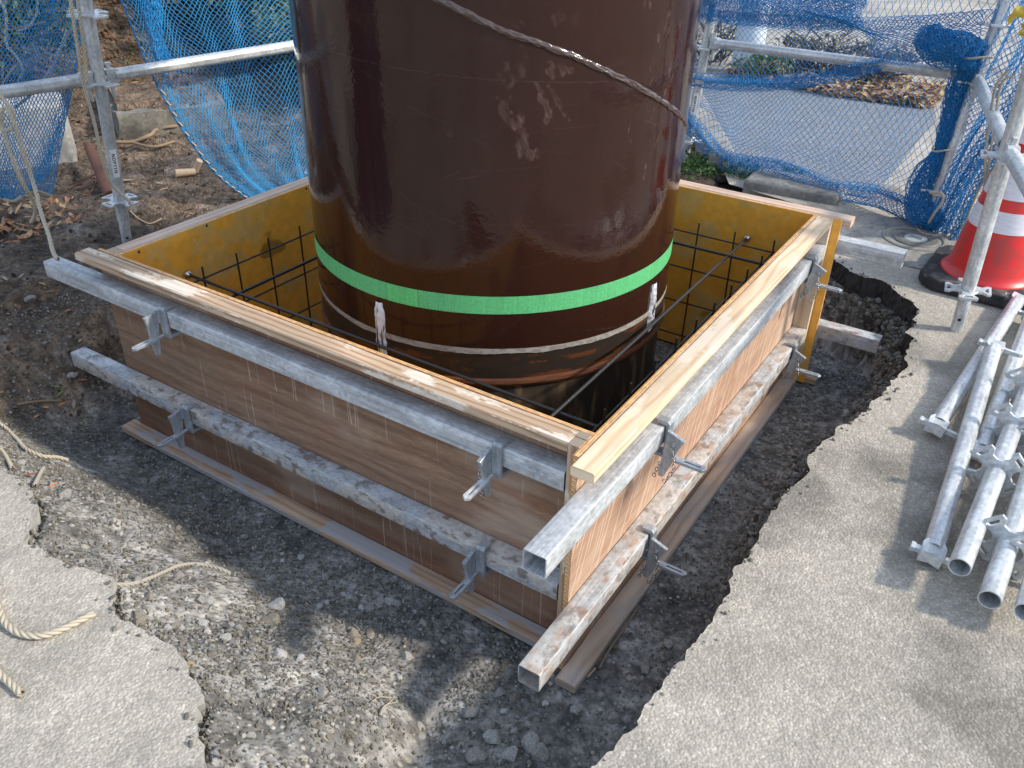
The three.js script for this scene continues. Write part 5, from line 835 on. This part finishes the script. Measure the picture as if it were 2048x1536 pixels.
// ---------------------------------------------------------------- background
console.log('background');
{ // half buried concrete block with soil on top, and a pale block behind the net
  const t = thing('buried_block', 'half buried concrete block with lime streaked edge behind left post', 'block'); const a = vv([-3.397,-0.3,-1.279]), b = vv([-3.131,-0.3,-1.744]), d = b.clone().sub(a); d.y = 0; const len = d.length(), ang = Math.atan2(-d.z, d.x);
  let g = new THREE.BoxGeometry(len, 0.17, 0.62, 26, 6, 18); let p = g.attributes.position; for (let i = 0; i < p.count; i++) { const n = fbm(p.getX(i) * 9, p.getZ(i) * 9 + p.getY(i) * 7, 3, 0, 0, 9) - 0.5; p.setXYZ(i, p.getX(i) + n * 0.05, p.getY(i) + n * 0.03, p.getZ(i) + n * 0.07); } g.computeVertexNormals(); g = metric(g, 0); g.translate(len / 2, 0.035, -0.30); g.rotateY(ang); g.translate(a.x, P, a.z); part('block', g, M({ map: concreteC, bumpMap: concreteC, bumpScale: 0.006, color: lin(0.7, 0.68, 0.64), roughness: 1 }), t);
  let s = new THREE.BoxGeometry(len * 0.97, 0.05, 0.56, 40, 2, 26); p = s.attributes.position; for (let i = 0; i < p.count; i++) { const n = fbm(p.getX(i) * 14, p.getZ(i) * 14, 4, 0, 0, 19) - 0.5; p.setY(i, p.getY(i) + n * 0.05 - (Math.abs(p.getZ(i)) > 0.24 ? 0.02 : 0)); p.setZ(i, p.getZ(i) + n * 0.06); } s.computeVertexNormals(); s = metric(s, 0); s.translate(len / 2 + 0.02, 0.118, -0.33); s.rotateY(ang); s.translate(a.x, P, a.z); part('soil_cap', s, M({ map: soilC, bumpMap: soilB, bumpScale: 0.012, color: lin(0.55, 0.38, 0.25), roughness: 1 }), t, 'brown soil lying on the block');
}
{ const q = [-3.352,-0.3,-0.746]; let g = new RoundedBoxGeometry(0.34, 0.30, 0.24, 4, 0.03); const p = g.attributes.position; for (let i = 0; i < p.count; i++) { const n = fbm(p.getX(i) * 12, p.getZ(i) * 12 + p.getY(i) * 9, 3, 0, 0, 5) - 0.5; p.setXYZ(i, p.getX(i) * (1 - p.getY(i) * 0.15) + n * 0.02, p.getY(i) + n * 0.02, p.getZ(i) + n * 0.02); } g.computeVertexNormals(); g = metric(g, 0); g.rotateY(1.0); g.translate(q[0] - 0.05, P + 0.13, q[2] - 0.1); single('concrete_block', 'pale concrete block standing behind the far left net', 'block', g, M({ map: concreteC, color: lin(1.35, 1.35, 1.35), roughness: 0.95 })); }
function leafQuads(list, mat) { // list: [pos, size, colour] -> merged two-triangle folded leaves
  const pos = [], col = []; for (const [p, s, c] of list) { const a = rnd() * 6.283, e = rr(-0.9, 0.9), X = V(Math.cos(a) * Math.cos(e), Math.sin(e), Math.sin(a) * Math.cos(e)), Y = V(rr(-1, 1), rr(0.2, 1), rr(-1, 1)).cross(X).normalize(), Z = X.clone().cross(Y); const tip = p.clone().addScaledVector(X, s), m1 = p.clone().addScaledVector(X, s * 0.45).addScaledVector(Y, s * 0.24).addScaledVector(Z, s * 0.08), m2 = p.clone().addScaledVector(X, s * 0.45).addScaledVector(Y, -s * 0.24).addScaledVector(Z, s * 0.08); for (const v of [p, m1, tip, p, tip, m2]) { pos.push(v.x, v.y, v.z); col.push(c[0], c[1], c[2]); } }
  const g = new THREE.BufferGeometry(); g.setAttribute('position', new THREE.Float32BufferAttribute(pos, 3)); g.setAttribute('color', new THREE.Float32BufferAttribute(col, 3)); g.computeVertexNormals(); return g;
}
const foliage = new THREE.MeshPhysicalMaterial({ vertexColors: true, roughness: 0.7, side: THREE.DoubleSide, transmission: 0.25, thickness: 0 });
function shrub(label, x, z, R, Ht, nStem, nLeaf, cols, group, stemM = barkM) {
  const t = thing('shrub', label, 'shrub', group), y0 = x < -1.7 ? H(x, z) : P, st = [], lv = [];
  for (let i = 0; i < nStem; i++) {
    const a = rnd() * 6.283, l = rr(0.5, 1), b = V(x + rr(-0.15, 0.15) * R * 2, y0 - 0.03, z + rr(-0.15, 0.15) * R * 2), top = V(x + Math.cos(a) * R * l, y0 + Ht * rr(0.45, 1), z + Math.sin(a) * R * l), mid = lerpV(b, top, 0.5).add(V(rr(-0.1, 0.1), Ht * 0.16, rr(-0.1, 0.1)));
    st.push(tube([b, mid, top], rr(0.003, 0.007), 5, false, 7)); const c = new THREE.CatmullRomCurve3([b, mid, top]);
    for (let k = 0; k < 3; k++) { const f = rr(0.35, 0.9), p = c.getPoint(f), q = p.clone().add(V(rr(-0.25, 0.25), rr(0, 0.25), rr(-0.25, 0.25)).multiplyScalar(R)); st.push(tube([p, lerpV(p, q, 0.5).add(V(0, 0.03, 0)), q], 0.0022, 4, false, 4)); for (let m = 0; m < nLeaf / nStem / 4; m++) lv.push([lerpV(p, q, rr(0.2, 1.1)).add(V(rr(-1, 1), rr(-1, 1), rr(-1, 1)).multiplyScalar(0.05)), rr(0.03, 0.065), cols[Math.floor(rnd() * cols.length)]]); }
    for (let m = 0; m < nLeaf / nStem / 4; m++) lv.push([c.getPoint(rr(0.25, 1)).add(V(rr(-1, 1), rr(-1, 1), rr(-1, 1)).multiplyScalar(0.07)), rr(0.03, 0.065), cols[Math.floor(rnd() * cols.length)]]);
  }
  const sg = join(st); part('stems', sg, stemM, t).userData.kind = 'stuff'; if (lv.length) part('foliage', leafQuads(lv), foliage, t).userData.kind = 'stuff';
}
const dryM = M({ color: lin(0.40, 0.33, 0.22), roughness: 0.95 });
{
  const gr = [[0.05, 0.09, 0.025], [0.08, 0.12, 0.03], [0.03, 0.06, 0.02], [0.16, 0.16, 0.04], [0.04, 0.07, 0.03]], yl = [[0.30, 0.26, 0.09], [0.2, 0.2, 0.06], [0.09, 0.12, 0.03], [0.38, 0.30, 0.14]];
  const G = 'shrubs behind the left fence';
  shrub('dry shrub with pale curling stems above the soil heap', -5.0, -2.5, 0.55, 0.7, 70, 2600, yl, G, dryM);
  shrub('dark green shrub behind the net left of the column', -4.35, -2.95, 0.75, 0.75, 60, 9000, gr, G);
  shrub('dense green shrub showing through the net beside the column', -3.65, -3.0, 0.7, 0.7, 60, 9000, gr, G);
  shrub('low leafy shrub behind the net just left of the column', -3.05, -2.55, 0.55, 0.55, 46, 5000, gr, G);
  shrub('dark shrub behind the far left net', -4.5, -1.2, 0.75, 0.75, 56, 8000, gr, G);
  shrub('shadowy shrub at the back of the bank', -6.6, -3.4, 1.2, 1.6, 60, 9000, gr, G);
  shrub('tall shrub at the far back above the net', -5.0, -5.0, 1.2, 1.7, 60, 9000, gr, G);
  shrub('shrub behind the fence hidden partly by the column', -3.0, -4.8, 1.0, 1.5, 50, 7000, gr, G);
  const tw = [[0.10, 0.11, 0.03], [0.2, 0.15, 0.06]];
  shrub('bare dark twiggy shrub in the leaf strip beyond right net', -0.98, -4.9, 0.34, 0.3, 46, 160, tw, 'twiggy shrubs beyond the right net', M({ color: lin(0.09, 0.07, 0.06), roughness: 1 }));
  shrub('small green tuft at the foot of the grey pole', -1.22, -4.62, 0.22, 0.16, 30, 420, [[0.06, 0.13, 0.03], [0.09, 0.16, 0.04]], 'twiggy shrubs beyond the right net');
  shrub('bare twiggy shrub left of the grey pole', -1.75, -5.0, 0.35, 0.4, 40, 80, tw, 'twiggy shrubs beyond the right net', M({ color: lin(0.09, 0.07, 0.06), roughness: 1 }));
  shrub('bare twigs at the middle of the leaf strip', -0.6, -4.95, 0.32, 0.25, 46, 60, tw, 'twiggy shrubs beyond the right net', M({ color: lin(0.12, 0.08, 0.06), roughness: 1 }));
  // weeds between the formwork and the kerb
  const wc = [[0.05, 0.12, 0.025], [0.09, 0.19, 0.04], [0.07, 0.15, 0.03]];
  for (const [x, z, r, n, label] of [[-0.84, -2.62, 0.13, 420, 'leafy green weed clump against the net beside the column'], [-0.62, -2.66, 0.10, 240, 'smaller green weed clump beside the kerb'], [-0.42, -2.72, 0.06, 90, 'tiny weed at the back of the kerb']]) {
    const t = thing('weed', label, 'weed', 'green weeds behind the formwork'), l = []; for (let i = 0; i < n; i++) { const a = rnd() * 6.283, q = Math.sqrt(rnd()) * r; l.push([V(x + Math.cos(a) * q, P - 0.01 + rnd() * 0.07 * (1 - q / r * 0.6), z + Math.sin(a) * q), rr(0.016, 0.034), wc[Math.floor(rnd() * 3)]]); } part('leaves', leafQuads(l), foliage, t).userData.kind = 'stuff'; const st = []; for (let i = 0; i < 14; i++) { const a = rnd() * 6.283, q = rnd() * r; st.push(tube([V(x, P - 0.02, z), V(x + Math.cos(a) * q * 0.6, P + 0.03, z + Math.sin(a) * q * 0.6), V(x + Math.cos(a) * q, P + 0.05, z + Math.sin(a) * q)], 0.0015, 4, false, 4)); } part('stalks', join(st), M({ color: lin(0.12, 0.18, 0.05), roughness: 0.8 }), t).userData.kind = 'stuff';
  }
}
{ // grey street pole
  const t = thing('street_pole', 'pale blue grey steel pole standing beyond the right net', 'pole'); part('shaft', rod(V(-1.38, P, -4.75), V(-1.38, 4.5, -4.75), 0.1, 40), M({ color: lin(0.60, 0.66, 0.72), roughness: 0.5 }), t); part('foot', rod(V(-1.38, P - 0.02, -4.75), V(-1.38, P + 0.05, -4.75), 0.16, 32, 0.13), concrete, t);
}
{ // wrapped bundle just outside the picture at the left: the column mirrors it as its dark blue band
  const N = 72, K = 26, pos = [], idx = [], cx = -1.78, cz = 0.98;
  for (let k = 0; k <= K; k++) for (let i = 0; i <= N; i++) { const a = i / N * 6.2832, t = k / K, c = Math.cos(a), n = Math.sin(a), r = (0.30 - 0.07 * t) * Math.pow(1 - Math.pow(t, 9), 0.5) * (1 + 0.07 * Math.sin(a * 9 + 5 * t) * (1 - 0.5 * t) + 0.10 * (fbm(2 + c * 1.6, 2 + n * 1.6 + t * 3, 3, 0, 0, 4) - 0.5)) + 0.06 * Math.exp(-t * 18); pos.push(cx + c * r * 1.15, P + 0.003 + 1.35 * t, cz + n * r); if (i < N && k < K) { const b = k * (N + 1) + i; idx.push(b, b + N + 1, b + 1, b + 1, b + N + 1, b + N + 2); } }
  const g = new THREE.BufferGeometry(); g.setAttribute('position', new THREE.Float32BufferAttribute(pos, 3)); g.setIndex(idx); g.computeVertexNormals();
  const t = thing('tarpaulin_bundle', 'dark blue tarpaulin bundle mirrored in the left of the column', 'tarpaulin'); part('cover', g, M({ color: lin(0.008, 0.02, 0.075), roughness: 0.6 }), t);
  const pts = []; for (let i = 0; i <= 24; i++) { const a = i / 24 * 6.283; pts.push(V(cx + Math.cos(a) * 0.31, P + 0.75 + 0.01 * Math.sin(a * 3), cz + Math.sin(a) * 0.275)); } part('binding_rope', rope(pts, 0.006), ropeMat, t);
}
renderer.render(scene, camera);
